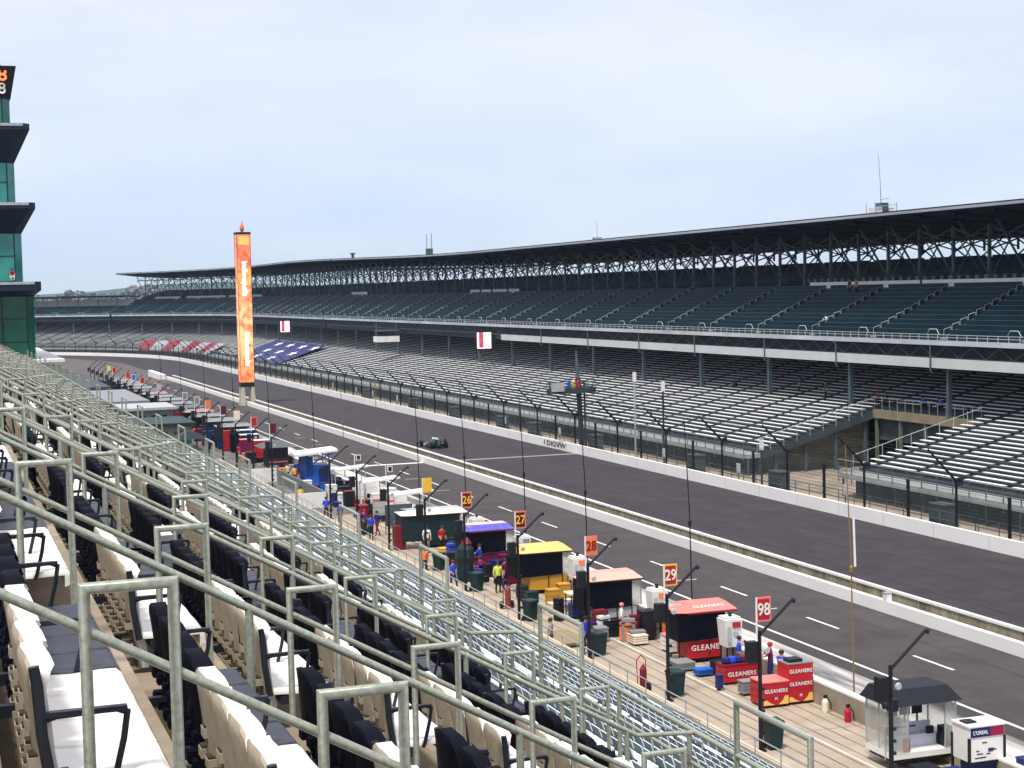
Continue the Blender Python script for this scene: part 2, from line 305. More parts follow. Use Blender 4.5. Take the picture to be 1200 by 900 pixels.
# ------------------------------------------------------------------ hills and far trees
hl = MB(); pts = []
for i in range(61):
    a = R(150) - R(140) * i / 60; r = 2300
    pts.append((r * math.cos(a), r * math.sin(a) + 100, 14 + 10 * math.sin(i * 0.9) + random.uniform(-2, 4)))
for i in range(60):
    p, q = pts[i], pts[i + 1]; hl.add([(p[0], p[1], -1), (q[0], q[1], -1), (q[0] * 1.2, q[1] * 1.2, q[2] + 16), (p[0] * 1.2, p[1] * 1.2, p[2] + 16)], [(0, 1, 2, 3)])
tag(hl.build('hills', mat('far_wooded_hills', (0.05, 0.075, 0.06), 0.95, var=0.3, scale=0.02)), kind='structure')
LEAF = [mat('hazed_leaves_' + 'abc'[i], c, 0.8, 0, 0.3, 0.5, 0.1) for i, c in enumerate(((0.16, 0.19, 0.20), (0.20, 0.22, 0.22), (0.14, 0.17, 0.19)))]  # distance haze is put into the leaf colours as pale blue-grey
BARK = mat('bark', (0.09, 0.07, 0.05), 0.95, var=0.3, scale=3)
def tree_mesh(seed, h, wd, n=900):
    rd = random.Random(seed); c = MB(); lobes = []
    for i in range(11):
        a = rd.uniform(0, 6.28); q = rd.uniform(0, 1); lobes.append((math.cos(a) * wd * 0.36 * q, math.sin(a) * wd * 0.36 * q, h * rd.uniform(0.45, 0.86), wd * rd.uniform(0.12, 0.24)))
    for i in range(n):
        l = rd.choice(lobes); d = Vector((rd.gauss(0, 1), rd.gauss(0, 1), rd.gauss(0, 0.8))).normalized() * l[3] * rd.uniform(0.55, 1.12)
        p = Vector(l[:3]) + d; s = rd.uniform(0.3, 0.75) * h / 14
        u = Vector((rd.gauss(0, 1), rd.gauss(0, 1), rd.gauss(0, 1))).normalized() * s; v = u.cross(Vector((rd.gauss(0, 1), rd.gauss(0, 1), rd.gauss(0, 1)))).normalized() * s
        c.add([p - u, p + v, p + u, p - v], [(0, 1, 2, 3)])
    t = MB(); t.tube([(0, 0, 0), (0.1, 0, h * 0.35), (0, 0.1, h * 0.7)], [h * 0.03, h * 0.02, h * 0.008], 7)
    for l in lobes[:6]: t.tube([(0.05, 0, h * 0.38), (l[0] * 0.6, l[1] * 0.6, l[2] * 0.85), l[:3]], [h * 0.012, h * 0.007, h * 0.003], 5)
    return c, t
TM = []
for i in range(4):
    c, t = tree_mesh(i, 14, (11, 14, 9, 12)[i]); TM.append((c.mesh('crown', LEAF[i % 3]), t.mesh('trunk', BARK)))
k = 0
for i in range(34):
    px = 8 + i * 5.3 + random.uniform(-1.5, 1.5); d = random.uniform(1050, 1450)
    x = (px - 600) / 1941; ux = MR[0][0] * x + MR[0][2]; uy = MR[1][0] * x + MR[1][2]
    top = 345 - 5 * math.sin(i * 0.45) - (3 if 10 < i < 16 else 0) + random.uniform(-3, 3)
    if px > 140: top -= 8
    hh = max(12, 16.7 + (350 - top) * d / 1941)
    tr = empty('tree', (ux * d, uy * d, 0), None, None); j = i % 4; s_ = hh / 14 
    for nm, me in zip(('crown', 'trunk'), TM[j]): q = inst(nm, me, tr, rz=random.uniform(0, 6))
    tr.scale = (s_ * 1.15, s_ * 1.15, s_)
    tag(tr, 'distant hazy tree, %s from the left in the treeline behind the turn grandstand' % nth(i), 'tree', 'trees beyond the turn')
# ================================================================== NEAR UPPER STAND
T = 0.84; SL = 0.54
def fz(k): return 14.55 - k * T * SL
AY = [5.95, 10.7] + [10.7 + 5.5 * i for i in range(1, 25)]
Y0, Y1 = -4.0, 146.0
prof = []
for k in range(-3, 7):
    x = 0.31 + k * T; prof += [(x - 0.14, fz(k)), (x + 0.70, fz(k))]
prof += [(0.31 + 7 * T - 0.14, 10.95), (7.32, 10.95), (7.32, 9.0), (7.1, 8.8), (-2.6, 12.0)]
st = empty('upper_stand_deck', (0, 0, 0), 'stepped tan concrete deck under the black and white seats', 'grandstand')
MB().prism(prof, Y0, Y1).build('tread', CONC, st)
for Y in AY:
    a = MB()
    for k in range(-3, 7):
        x = 0.31 + (k + 1) * T; a.box(x - 0.139, x + 0.17, Y - 1.0, Y - 0.08, fz(k + 1) - 0.01 if k < 6 else 10.94, (fz(k + 1) if k < 6 else 10.95) + 0.225)
    a.build('aisle_steps', CONC, st)
nl = MB()
for k in range(-2, 7): nl.box(0.31 + k * T + 0.64, 0.31 + k * T + 0.7025, Y0 + 0.01, Y1 - 0.01, fz(k) - 0.02, fz(k) + 0.003)
nl.build('nosing', mat('worn_nosing', (0.30, 0.25, 0.19), 0.9, var=0.3, scale=2), st)
# seat meshes
def back_mesh(n, white):
    b = MB(); b.use(WSHELL if white else KBACK)
    rows = [(0.20, 0.15, 0.05), (0.34, 0.17, 0.035), (0.42, 0.185, 0.015), (0.52, 0.195, 0.0), (0.64, 0.208, -0.01), (0.76, 0.213, -0.025), (0.83, 0.207, -0.035), (0.868, 0.19, -0.035), (0.885, 0.165, -0.025)]
    cols = [-1, -0.75, -0.4, 0, 0.4, 0.75, 1]
    nR, nC = len(rows), len(cols)
    vs = []
    for th in (0, 1):
        for (z, hw, x) in rows:
            for c in cols: vs.append((x - 0.03 * (1 - c * c) + ((0.045 + max(0, z - 0.76) * 0.28) if th else 0), c * hw, z - (0.045 * abs(c) ** 4 if z > 0.8 else 0)))
    fs = []; o = nR * nC
    for i in range(nR - 1):
        for j in range(nC - 1):
            q = (i * nC + j, i * nC + j + 1, (i + 1) * nC + j + 1, (i + 1) * nC + j); fs.append(q); fs.append(tuple(o + v for v in reversed(q)))
    for i in range(nR - 1):
        for j in (0, nC - 1): fs.append((i * nC + j, (i + 1) * nC + j, o + (i + 1) * nC + j, o + i * nC + j))
    rear = [f for f in fs if all(v < o for v in f)]; rest = [f for f in fs if not all(v < o for v in f)]
    tot = len(b.v); b.add(vs, rear); b.use(WSEAT if white else KBACK)
    b2 = len(b.v) - len(vs)
    for f in rest: b.f.append(tuple(b2 + v for v in f)); b.m.append(b.mi)
    for j in range(nC - 1): b.f.append(tuple(b2 + v for v in ((nR - 1) * nC + j, (nR - 1) * nC + j + 1, o + (nR - 1) * nC + j + 1, o + (nR - 1) * nC + j))); b.m.append(b.mi)
    # bracket pockets on the rear shell
    for (yy, zz) in ((-0.09, 0.36), (0.09, 0.36), (-0.10, 0.50), (0.10, 0.50), (0.0, 0.62)):
        b.use(WSHELL if white else KBACK); b.box(-0.050, 0.0, yy - 0.045, yy + 0.045, zz - 0.045, zz)
        b.use(mat('pocket_shadow', (0.05, 0.035, 0.02), 0.9) if white else KBACK); b.box(-0.046, 0.0, yy - 0.036, yy + 0.036, zz, zz + 0.012)
    return b.mesh('backrest', None, True)
def pan_mesh(white):
    b = MB(); b.use(WSEAT if white else KSEAT)
    xs = [(0.00, 0.455), (0.06, 0.435), (0.2, 0.428), (0.34, 0.438), (0.41, 0.437), (0.435, 0.415), (0.438, 0.36)]
    ys = [-0.209, -0.196, -0.1, 0, 0.1, 0.196, 0.209]; vs = []; nC = len(ys)
    for (x, z) in xs:
        for y in ys: vs.append((x, y, z - (0.018 if abs(y) > 0.2 else 0) - 0.006 * (1 - abs(y) / 0.214)))
    o = len(vs)
    for (x, z) in xs:
        for y in ys: vs.append((min(x, 0.40), y, min(z - 0.035, 0.40)))
    fs = []
    for i in range(len(xs) - 1):
        for j in range(nC - 1):
            q = (i * nC + j, i * nC + j + 1, (i + 1) * nC + j + 1, (i + 1) * nC + j); fs.append(q); fs.append(tuple(o + v for v in reversed(q)))
        for j in (0, nC - 1): fs.append((i * nC + j, (i + 1) * nC + j, o + (i + 1) * nC + j, o + i * nC + j))
    for j in range(nC - 1):
        for i in (0, len(xs) - 1): fs.append((i * nC + j, i * nC + j + 1, o + i * nC + j + 1, o + i * nC + j))
    b.add(vs, fs); return b.mesh('seat', None, True)
def arm_mesh():
    b = MB(); b.tube([(0.03, 0, 0.40), (0.0, 0, 0.6), (-0.01, 0, 0.78), (-0.02, 0, 0.85)], [0.022, 0.022, 0.022, 0.02], 7)
    b.tube([(-0.02, 0, 0.645), (0.05, 0, 0.665), (0.26, 0, 0.672), (0.30, 0, 0.655), (0.285, 0, 0.56), (0.25, 0, 0.42), (0.235, 0, 0.385)], 0.013, 6)
    b.box(0.0, 0.30, -0.018, 0.018, 0.662, 0.682)
    return b.mesh('armrest', IRON, True)
BK = {w_: back_mesh(1, w_) for w_ in (0, 1)}; PN = {w_: pan_mesh(w_) for w_ in (0, 1)}; AM = arm_mesh()
def simple_bank(n, p, white):
    b = MB(); b.use(WSHELL if white else KBACK)
    for i in range(n):
        y = (i - (n - 1) / 2) * p
        b.hexa([(-0.02, y - 0.14, 0.36), (0.02, y - 0.14, 0.36), (0.02, y + 0.14, 0.36), (-0.02, y + 0.14, 0.36)], [(-0.10, y - 0.20, 0.85), (-0.05, y - 0.20, 0.85), (-0.05, y + 0.20, 0.85), (-0.10, y + 0.20, 0.85)])
    b.use(WSEAT if white else KSEAT)
    for i in range(n):
        y = (i - (n - 1) / 2) * p; b.box(0.0, 0.43, y - 0.212, y + 0.212, 0.40, 0.445); b.box(-0.102, -0.05, y - 0.17, y + 0.17, 0.85, 0.875)
    b.use(IRON)
    for y in (-n * p / 2, n * p / 2): b.box(0.0, 0.3, y - 0.015, y + 0.015, 0.66, 0.68); b.box(0.25, 0.275, y - 0.012, y + 0.012, 0.4, 0.66)
    b.box(0.10, 0.16, -n * p / 2, n * p / 2, 0.34, 0.39)
    return b.mesh('seat_bank', None)
SB = {}; BEAM = {}
G_ = 'banks of joined plastic seats in the near upper stand'
for ai, Y in enumerate(AY):
    nx = AY[ai + 1] if ai + 1 < len(AY) else Y + 5.5
    gap = nx - 1.1 - Y - 0.12; n = 4 if gap < 4 else 5; p = gap / (2 * n)
    for k in range(-1, 7):
        X = 0.31 + k * T
        for h in (0, 1):
            white = (h == 0) != (ai in (2, 3, 5, 8, 11)); yc = Y + 0.12 + p * n * (h + 0.5)
            if X + 0.5 < 0.037 * (yc - 1) and yc > 8: continue
            if X - 0.1 > 1.02 * yc + 0.5: continue
            lab = '%s plastic seats %s past the %s aisle railing, %s row counted up from the front' % ('white' if white else 'black', 'just' if h == 0 else 'further', nth(ai), ORD[6 - k])
            key = (n, p, white)
            if yc < 33:
                e = empty('seat_bank', (X, yc, fz(k)), lab, 'stadium seats', G_)
                for i in range(n):
                    y = (i - (n - 1) / 2) * p; inst('backrest', BK[white], e, (0, y, 0)); inst('seat', PN[white], e, (0.02, y, 0))
                for i in ((0, n) if n == 4 else (0, 2, n)): inst('armrest', AM, e, (0, (i - n / 2) * p, 0))
                if key not in BEAM: BEAM[key] = MB().box(0.10, 0.16, -n * p / 2, n * p / 2, 0.33, 0.385).box(-0.14, 0.11, -n * p / 2 + 0.3, -n * p / 2 + 0.35, 0.33, 0.385).box(-0.14, 0.11, n * p / 2 - 0.35, n * p / 2 - 0.3, 0.33, 0.385).mesh('beam', IRON)
                inst('beam', BEAM[key], e)
            else:
                if key not in SB: SB[key] = simple_bank(n, p, white)
                tag(inst('seat_bank', SB[key], None, (X, yc, fz(k))), lab, 'stadium seats', G_)
# block before the first aisle
for k in range(-1, 7):
    X = 0.31 + k * T
    e = empty('seat_bank', (X, 3.8, fz(k)), 'black plastic seats before the first aisle railing, %s row counted up from the front' % ORD[6 - k], 'stadium seats', G_)
    for i in range(4):
        y = (i - 1.5) * 0.45; inst('backrest', BK[0], e, (0, y, 0)); inst('seat', PN[0], e, (0.02, y, 0))
    for i in (0, 4): inst('armrest', AM, e, (0, (i - 2) * 0.45, 0))
# railings
def hoop_z(x): return 15.941 - 0.552 * x
for ai, Y in enumerate(AY):
    far = Y > 45; ns = 12 if Y < 20 else (8 if not far else 5)
    j0 = 0 if Y < 12 else max(0, int(0.037 * Y / T) - 1)
    e = empty('hoop_railing', (0, Y, 0), 'grey green hoop railing stepping down beside the %s aisle from the near end' % nth(ai), 'railing', 'stepped hoop railings along the aisles')
    xs = [0.463 + T * j for j in range(-1, 8)]
    hoops = []
    for j, x in enumerate(xs):
        if j < j0: continue
        if x > 6.6: break
        z = hoop_z(x); r_ = 0.0215; fl0 = z - 1.32; hoops.append((x, z))
        if far: 
            continue
        MB().tube([(x, 0, fl0), (x, 0, z), (x + 0.31, 0, z), (x + 0.31, 0, fl0 - 0.16)], r_, ns).build('hoop', RAIL, e, True)
    if far:
        b = MB()
        for (x, z) in hoops: b.tube([(x, 0, z - 1.2), (x, 0, z), (x + 0.31, 0, z), (x + 0.31, 0, z - 1.4)], 0.025, ns)
        if hoops: b.build('hoop', RAIL, e, True)
    if hoops:
        xa, xb = (hoops[0][0] - 0.6, 6.7)
        MB().tube([(xa, 0.012, hoop_z(xa) - 0.15), (xb, 0.012, hoop_z(xb) - 0.15)], 0.0185 if Y < 20 else 0.024, ns).build('low_rail', RAIL, e, True)
    if ai == 0: continue
    e = empty('handrail', (0, Y - 1.0, 0), 'grey green sloping handrail on posts at the near side of the %s aisle' % nth(ai), 'handrail', 'sloping handrails along the aisles')
    xa = -0.5 if Y < 15 else max(-0.5, 0.034 * Y - 0.6)
    zt = lambda x: hoop_z(x) - 0.15 + 0.02 * (x - 3) * 0
    MB().tube([(xa, 0, zt(xa)), (6.55, 0, zt(6.55)), (7.18, 0, zt(6.55) - 0.04)], 0.025 if Y < 20 else 0.028, ns).build('top_rail', RAIL, e, True)
    x = 1.70 if ai == 1 else 1.4
    ps = MB()
    while x < 6.6:
        if x > xa:
            if far: ps.tube([(x, 0, zt(x) - 1.25), (x, 0, zt(x))], 0.022, ns)
            else: MB().tube([(x, 0, zt(x) - 1.25), (x, 0, zt(x))], 0.0255, ns).build('post', RAIL, e, True)
        x += 1.68
    if far and ps.v: ps.build('post', RAIL, e, True)
# front guard railing
fr = empty('front_railing', (7.2, 0, 0), 'long grey green guard railing along the front edge of the upper stand', 'railing')
MB().tube([(0, 8, 12.14), (0, 40, 12.14), (0, 146, 12.14)], [0.028, 0.030, 0.05], 12).build('top_rail', RAIL, fr, True)
MB().tube([(0, 8, 11.80), (0, 146, 11.80)], 0.020, 10).build('mid_rail', RAIL, fr, True)
MB().tube([(0, 8, 11.30), (0, 146, 11.30)], 0.016, 8).build('low_rail', RAIL, fr, True)
y = 9.8
while y < 145:
    if y < 60: MB().tube([(0, y, 10.95), (0, y, 12.14)], 0.028, 10).build('post', RAIL, fr, True)
    y += 1.85
b = MB(); y = 60
while y < 145: b.tube([(0, y, 10.95), (0, y, 12.14)], 0.026, 6); y += 1.85
b.build('post', RAIL, fr, True)
for i in range(25):
    y = 13.55 + 5.5 * i
    if y > 144: break
    MB().tube([(0, y - 0.72, 10.95), (0, y - 0.72, 12.66), (0, y + 0.72, 12.66), (0, y + 0.72, 10.95)], 0.030, 10 if y < 50 else 6).build('raised_gate', RAIL, fr, True)
# ================================================================== NEAR LOWER STAND
ls = empty('lower_stand_deck', (0, 0, 0), 'stepped grey deck of the lower stand beside the pit lane', 'grandstand')
prof = []
for j in range(17): x = 8.2 + 0.8 * j; prof += [(x, 9.4 - 0.41 * j), (x + 0.8, 9.4 - 0.41 * j)]
prof += [(21.9, 2.3), (23.2, 2.3), (23.2, 1.2), (8.2, 1.2)]
MB().prism(prof, 4, 146).build('tread', mat('lower_tread', (0.17, 0.20, 0.21), 0.8, 0, 0.3, 1.0, col2=(0.07, 0.10, 0.11)), ls)
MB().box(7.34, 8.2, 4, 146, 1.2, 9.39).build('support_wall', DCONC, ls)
MB().box(23.2, 23.45, 4, 146, 0, 2.42).build('front_wall', mat('tan_parapet', (0.50, 0.43, 0.32), 0.9, var=0.15, scale=0.6), ls)
def row_meshes(L, p=0.46):
    a = MB(); n = int(L / p)
    for i in range(n):
        y = (i - (n - 1) / 2) * p
        a.box(0.12, 0.52, y - 0.205, y + 0.205, 0.40, 0.44)
    b = MB()
    for i in range(n):
        y = (i - (n - 1) / 2) * p; b.hexa([(0.07, y - .20, 0.60), (0.10, y - .20, 0.60), (0.10, y + .20, 0.60), (0.07, y + .20, 0.60)], [(0.0, y - .19, 0.80), (0.03, y - .19, 0.80), (0.03, y + .19, 0.80), (0.0, y + .19, 0.80)])
    c = MB(); c.box(0.02, 0.07, -L / 2, L / 2, 0.60, 0.64)
    for i in range(0, n + 1, 2):
        y = (i - n / 2) * p; c.box(0.1, 0.45, y - 0.02, y + 0.02, 0.0, 0.38); c.box(0.05, 0.10, y - 0.02, y + 0.02, 0.3, 0.62)
    return a.mesh('seat', mat('pale_slat_seat', (0.80, 0.84, 0.84), 0.5, 0, 0.1, 1.2)), b.mesh('backrest', mat('grey_slat_back', (0.56, 0.63, 0.64), 0.5, 0, 0.25, 1.2)), c.mesh('frame', mat('slate_frame', (0.035, 0.065, 0.085), 0.6, var=0.25, scale=1))
RM = row_meshes(9.0)
for si in range(11):
    yc = 19 + 10.6 * si
    for j in range(2, 16):
        e = empty('seat_row', (8.35 + 0.8 * j, yc, 9.4 - 0.41 * j), 'slatted lower stand seats, %s block from the near end, %s row above the pit' % (nth(si), nth(15 - j)), 'seat row', 'slatted seat rows of the lower stand')
        for nm, me in zip(('seat', 'backrest', 'frame'), RM): inst(nm, me, e)
for si in range(12):
    yc = 13.7 + 10.6 * si
    b = MB()
    for x0 in (13, 15.5, 18, 20.5):
        z = 9.4 - 0.41 * (x0 - 8.2) / 0.8
        b.tube([(x0, 0, z - 0.2), (x0, 0, z + 0.9), (x0 + 1.2, 0, z + 0.3), (x0 + 1.2, 0, z - 0.9)], 0.022, 6)
    tag(b.build('aisle_rail', GALV, None, True, loc=(0, yc, 0)), 'galvanised aisle rail in the lower stand, %s from the near end' % nth(si), 'railing', 'aisle rails in the lower stand')
# pit side fence with low gates
pf = empty('pit_fence', (24.0, 0, 0), 'galvanised railing between the lower stand and the pit lane', 'fence')
MB().tube([(0, 30, 1.25), (0, 146, 1.25)], 0.022, 6).build('top_rail', GALV, pf); MB().tube([(0, 30, 0.7), (0, 146, 0.7)], 0.016, 5).build('mid_rail', GALV, pf)
b = MB(); y = 30
while y < 146: b.tube([(0, y, 0), (0, y, 1.27)], 0.022, 5); y += 1.15
b.build('post', GALV, pf)
pf = empty('stand_railing', (22.6, 0, 0), 'galvanised railing at the foot of the lower stand', 'railing')
MB().tube([(0, 10, 3.25), (0, 146, 3.25)], 0.02, 6).build('top_rail', GALV, pf); MB().tube([(0, 10, 2.85), (0, 146, 2.85)], 0.015, 5).build('mid_rail', GALV, pf)
b = MB(); y = 10
while y < 146: b.tube([(0, y, 2.3), (0, y, 3.25)], 0.02, 5); y += 1.6
b.build('post', GALV, pf)
# ================================================================== FAR GRANDSTANDS
def segs(a, b, period, gap, phase=0.0):
    o = []; n = math.floor((a - phase) / period)
    while True:
        s0 = phase + n * period + gap; s1 = phase + (n + 1) * period
        if s0 >= b: break
        s0 = max(s0, a); s1 = min(s1, b)
        if s1 - s0 > 0.6: o.append((s0, s1))
        n += 1
    return o
def ss_of(a, b): return rng(a, b, 4.5) if b > 430 else [a, b]
def LOW(x): return 2.2 + 0.28 * (x - 68)
VY0, VY1, VX = 113.0, 129.0, 79.6
def grandstand(name, a, b, label, rz, upper=True, xm=87.8):
    zq = lambda s_: rz * (lambda t_: t_ * t_ * (3 - 2 * t_))(max(0, min(1, (s_ - 240) / 160)))
    g = empty(name, (0, 0, 0), label, 'grandstand'); S_ = rng(a, b, 6 if b > 430 else 12)
    def sw(prof, nm, m, s=None, close=True, zf=None):
        return MB().sweep(prof, s or S_, close, zf, caps=close).build(nm, m, g)
    # lower deck body
    st = []
    x = 68.0
    while x < 97: st += [(x, LOW(x)), (x + 0.75, LOW(x))]; x += 0.75
    if a < 113 < b:
        lo = [p for p in st if p[0] >= VX - 0.01]; full = st + [(97.5, LOW(97)), (97.5, 0), (68, 0)]
        slab = st + [(97.5, LOW(97)), (97.5, LOW(97) - 0.8), (68, LOW(68) - 0.8)]; d = MB(); d.sweep(slab, rng(a, VY0, 30), True, caps=True); d.sweep(slab, rng(VY1, b, 30), True, caps=True)
        MB().prism([(69, 0), (80, 0), (80, LOW(80) - 1.0), (69, LOW(69) - 1.0)], VY1 + 2.2, VY1 + 2.35).build('passage_wall', mat('weathered_boards', (0.16, 0.15, 0.11), 0.9, 0, 0.4, 1.0, stretch=(0.3, 1, 3)), g)
        b3 = MB()
        for x in (69.5, 72.5, 75.5, 78.5): b3.box(x - .12, x + .12, VY1 + .3, VY1 + .55, 0, LOW(x) - .7)
        b3.build('support_post', STEEL, g)
        d.sweep(lo + [(97.5, LOW(97)), (97.5, 0), (VX + 6, 0), (VX + 6, 2.6), (VX, 2.6)], [VY0, VY1], True, caps=True)
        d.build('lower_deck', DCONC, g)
        MB().box(VX - 0.5, VX - 0.02, VY0 + 0.01, VY1 - 0.01, 4.55, 5.3).build('lintel', mat('tan_lintel', (0.22, 0.19, 0.12), 0.85, var=0.2, scale=0.8), g)
        b2 = MB()
        for y in rng(VY0 + .3, VY1 - .3, 4): b2.box(VX - 0.4, VX - 0.15, y - 0.12, y + 0.12, 0.05, 4.55)
        b2.build('portal_column', mat('green_grey_post', (0.12, 0.14, 0.10), 0.7, var=0.2), g)
        b2 = MB(); b2.tube([(VX - 0.3, VY0, 6.35), (VX - 0.3, VY1, 6.35)], 0.03, 5)
        for y in rng(VY0, VY1, 1.2): b2.tube([(VX - 0.3, y, 5.3), (VX - 0.3, y, 6.35)], 0.03, 4)
        for yy in (VY0, VY1):
            b2.tube([(67.5, yy, 3.2), (VX - 0.3, yy, 6.35)], 0.03, 5)
            for x in rng(67.5, VX - .3, 1.3): b2.tube([(x, yy, LOW(x) - 0.3), (x, yy, LOW(x) + 1.15)], 0.03, 4)
        b2.build('portal_railing', GALV, g)
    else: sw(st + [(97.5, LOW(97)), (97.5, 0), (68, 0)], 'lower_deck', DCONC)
    # front walkway with wall and railing
    def fr_segs(): return [(a, VY0), (VY1, b)] if a < 113 < b else [(a, b)]
    f = MB(); r_ = MB(); rp_ = MB()
    for (p, q) in fr_segs():
        s = rng(p, q, 6 if q > 430 else 30)
        f.sweep([(66.1, 1.55), (68.0, 1.55), (68.0, 1.9), (66.1, 1.9)], s, True, caps=True)
        for z in (2.35, 2.95): r_.sweep([(66.15, z), (66.2, z), (66.2, z + 0.05), (66.15, z + 0.05)], s, True)
        for y in rng(p, q, 1.9):
            x0, y0 = path(y, 66.18); rp_.bar((x0, y0, 1.2), (x0, y0, 2.98), 0.06)
        for y in rng(p, q, 3.8):
            x0, y0 = path(y, 66.6); rp_.bar((x0, y0, 0), (x0, y0, 1.55), 0.12)
    f.build('front_walkway', mat('walkway_deck', (0.33, 0.35, 0.34), 0.8, var=0.2, scale=0.8), g); r_.build('walkway_rail', GALV, g); rp_.build('walkway_post', STEEL, g)
    sw([(67.7, 0.02), (67.95, 0.02), (67.95, 1.54), (67.7, 1.54)], 'base_wall', mat('dark_base_wall', (0.035, 0.055, 0.055), 0.8, var=0.4, scale=0.4)) if not (a < 113 < b) else MB().sweep([(67.7, 0.02), (67.95, 0.02), (67.95, 1.54), (67.7, 1.54)], rng(a, VY0, 30), True, caps=True).sweep([(67.7, 0.02), (67.95, 0.02), (67.95, 1.54), (67.7, 1.54)], rng(VY1, b, 30), True, caps=True).build('base_wall', mat('dark_base_wall', (0.035, 0.055, 0.055), 0.8, var=0.4, scale=0.4), g)
    # benches, one part per row, interrupted at the stair aisles
    j = 0; x = 68.0
    per = 5.5
    while x < 92:
        z = LOW(x) + 0.43; bm = MB(); rd = random.Random(j)
        for (p, q) in segs(a, b, per, 0.95, 0.4 + (0 if j % 2 else 0.02)):
            if VX > x and a < 113 < b:
                if p >= VY0 - 0.5 and q <= VY1 + 0.5: continue
                if p < VY0 < q: q = VY0
                if p < VY1 < q: p = VY1
            dz = rd.uniform(-0.012, 0.012)
            bm.sweep([(x + 0.27, z - 0.045 + dz), (x + 0.62, z - 0.045 + dz), (x + 0.62, z + dz), (x + 0.27, z + dz)], ss_of(p, q), True, caps=True)
        bm.build('bench', ALU, g); j += 1; x += 0.75
    bm = MB(); x = 68.0
    bm2 = MB()
    while x < 92:       # stair treads in the aisles
        for (p, q) in segs(a, b, per, 4.65, 5.85 - 4.65 - 4.65 + 4.65):
            pass
        x += 0.75
    # lower columns
    y = 132.9 - 15.6 * math.floor((132.9 - a) / 15.6)
    while y < b:
        x0, y0 = path(y, 79.2); MB().bar((x0, y0, LOW(79)), (x0, y0, 11.3), 0.34).build('column', STEEL, g); y += 15.6
    # upper deck
    up = [(78.0, 11.3)]; x = 79.4; z = 11.75
    up.append((78.0, 11.72)); up.append((79.4, 11.72))
    rows = []
    while x < xm: up += [(x, z), (x + 0.8, z)]; rows.append((x, z)); x += 0.8; z += 0.385
    up += [(x, z), (x + 0.9, z)]; x += 0.9
    rows2 = []
    while x < 100 and upper: z += 0.175; up += [(x, z), (x + 0.85, z)]; rows2.append((x, z)); x += 0.85
    xe, ze = x, z
    up += [(xe, ze + 0.5), (xe + 0.2, ze + 0.5), (xe + 0.2, 11.3)]
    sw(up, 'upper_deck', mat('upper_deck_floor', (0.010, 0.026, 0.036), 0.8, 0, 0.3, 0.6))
    for (x, z) in rows:
        bm = MB()
        for (p, q) in segs(a, b, 10.95, 1.0, 107.35 - 0.5 - 109.5):
            s = ss_of(p, q)
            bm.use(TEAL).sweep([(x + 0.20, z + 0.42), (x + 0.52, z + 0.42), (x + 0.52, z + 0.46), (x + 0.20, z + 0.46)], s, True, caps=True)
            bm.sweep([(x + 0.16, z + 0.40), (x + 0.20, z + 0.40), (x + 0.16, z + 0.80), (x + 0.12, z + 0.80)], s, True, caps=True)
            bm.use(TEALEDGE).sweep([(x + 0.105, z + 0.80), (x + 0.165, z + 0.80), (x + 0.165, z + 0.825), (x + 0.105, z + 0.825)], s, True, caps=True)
        bm.build('seat_row', None, g)
    bm = MB(); be = MB()
    for (x, z) in rows2:
        for (p, q) in segs(a, b, 10.95, 1.0, 107.35 - 0.5 - 109.5): bm.sweep([(x + 0.16, z + 0.40), (x + 0.20, z + 0.40), (x + 0.16, z + 0.80), (x + 0.12, z + 0.80)], ss_of(p, q), True); be.sweep([(x + 0.105, z + 0.80), (x + 0.165, z + 0.80), (x + 0.165, z + 0.825), (x + 0.105, z + 0.825)], ss_of(p, q), True)
    if rows2: be.build('rear_seat_edge', TEALEDGE, g)
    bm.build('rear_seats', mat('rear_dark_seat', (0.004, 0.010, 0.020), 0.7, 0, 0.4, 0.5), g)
    # aisle handrails
    ar = MB(); y = 107.35 - 10.95 * math.floor((107.35 - a) / 10.95)
    while y < b:
        for i, (x, z) in enumerate(rows):
            if True:
                for o_ in (0.0,):
                    p = [path(y, x), path(y, x + 0.7)]; ar.tube([(p[0][0], p[0][1], z), (p[0][0], p[0][1], z + 0.85), (p[1][0], p[1][1], z + 1.05), (p[1][0], p[1][1], z + 0.3)], 0.022, 4)
        for i, (x, z) in enumerate(rows):
            p = [path(y - 0.45, x), path(y + 0.45, x)]; ar.bar((p[0][0], p[0][1], z + 0.05), (p[1][0], p[1][1], z + 0.05), 0.1)
        p = [path(y - 0.9, 78.35), path(y + 0.9, 78.35)]
        ar.tube([(p[0][0], p[0][1], 12.2), (p[0][0] + .02, p[0][1] + 0.4, 12.65), (p[1][0] - .02, p[1][1] - 0.4, 12.65), (p[1][0], p[1][1], 12.2)], 0.035, 4)
        y += 10.95
    ar.build('aisle_handrail', mat('pale_handrail', (0.42, 0.50, 0.50), 0.5, 0.2, 0.2, 2), g)
    # deck edge and railing
    sw([(77.9, 11.35), (78.0, 11.35), (78.0, 11.75), (77.9, 11.75)], 'deck_edge', mat('pale_slab_edge', (0.42, 0.46, 0.47), 0.8, 0, 0.25, 0.7, stretch=(1, 0.3, 1)))
    r_ = MB()
    for z in (12.2, 11.98): r_.sweep([(78.0, z), (78.05, z), (78.05, z + 0.045), (78.0, z + 0.045)], S_, True)
    for y in rng(a, b, 1.37): x0, y0 = path(y, 78.03); r_.bar((x0, y0, 11.75), (x0, y0, 12.22), 0.045)
    r_.build('deck_railing', mat('pale_railing', (0.50, 0.56, 0.57), 0.5, 0.2, 0.15, 2), g)
    # truss zone and white fascia panels
    tz = MB(); y = a
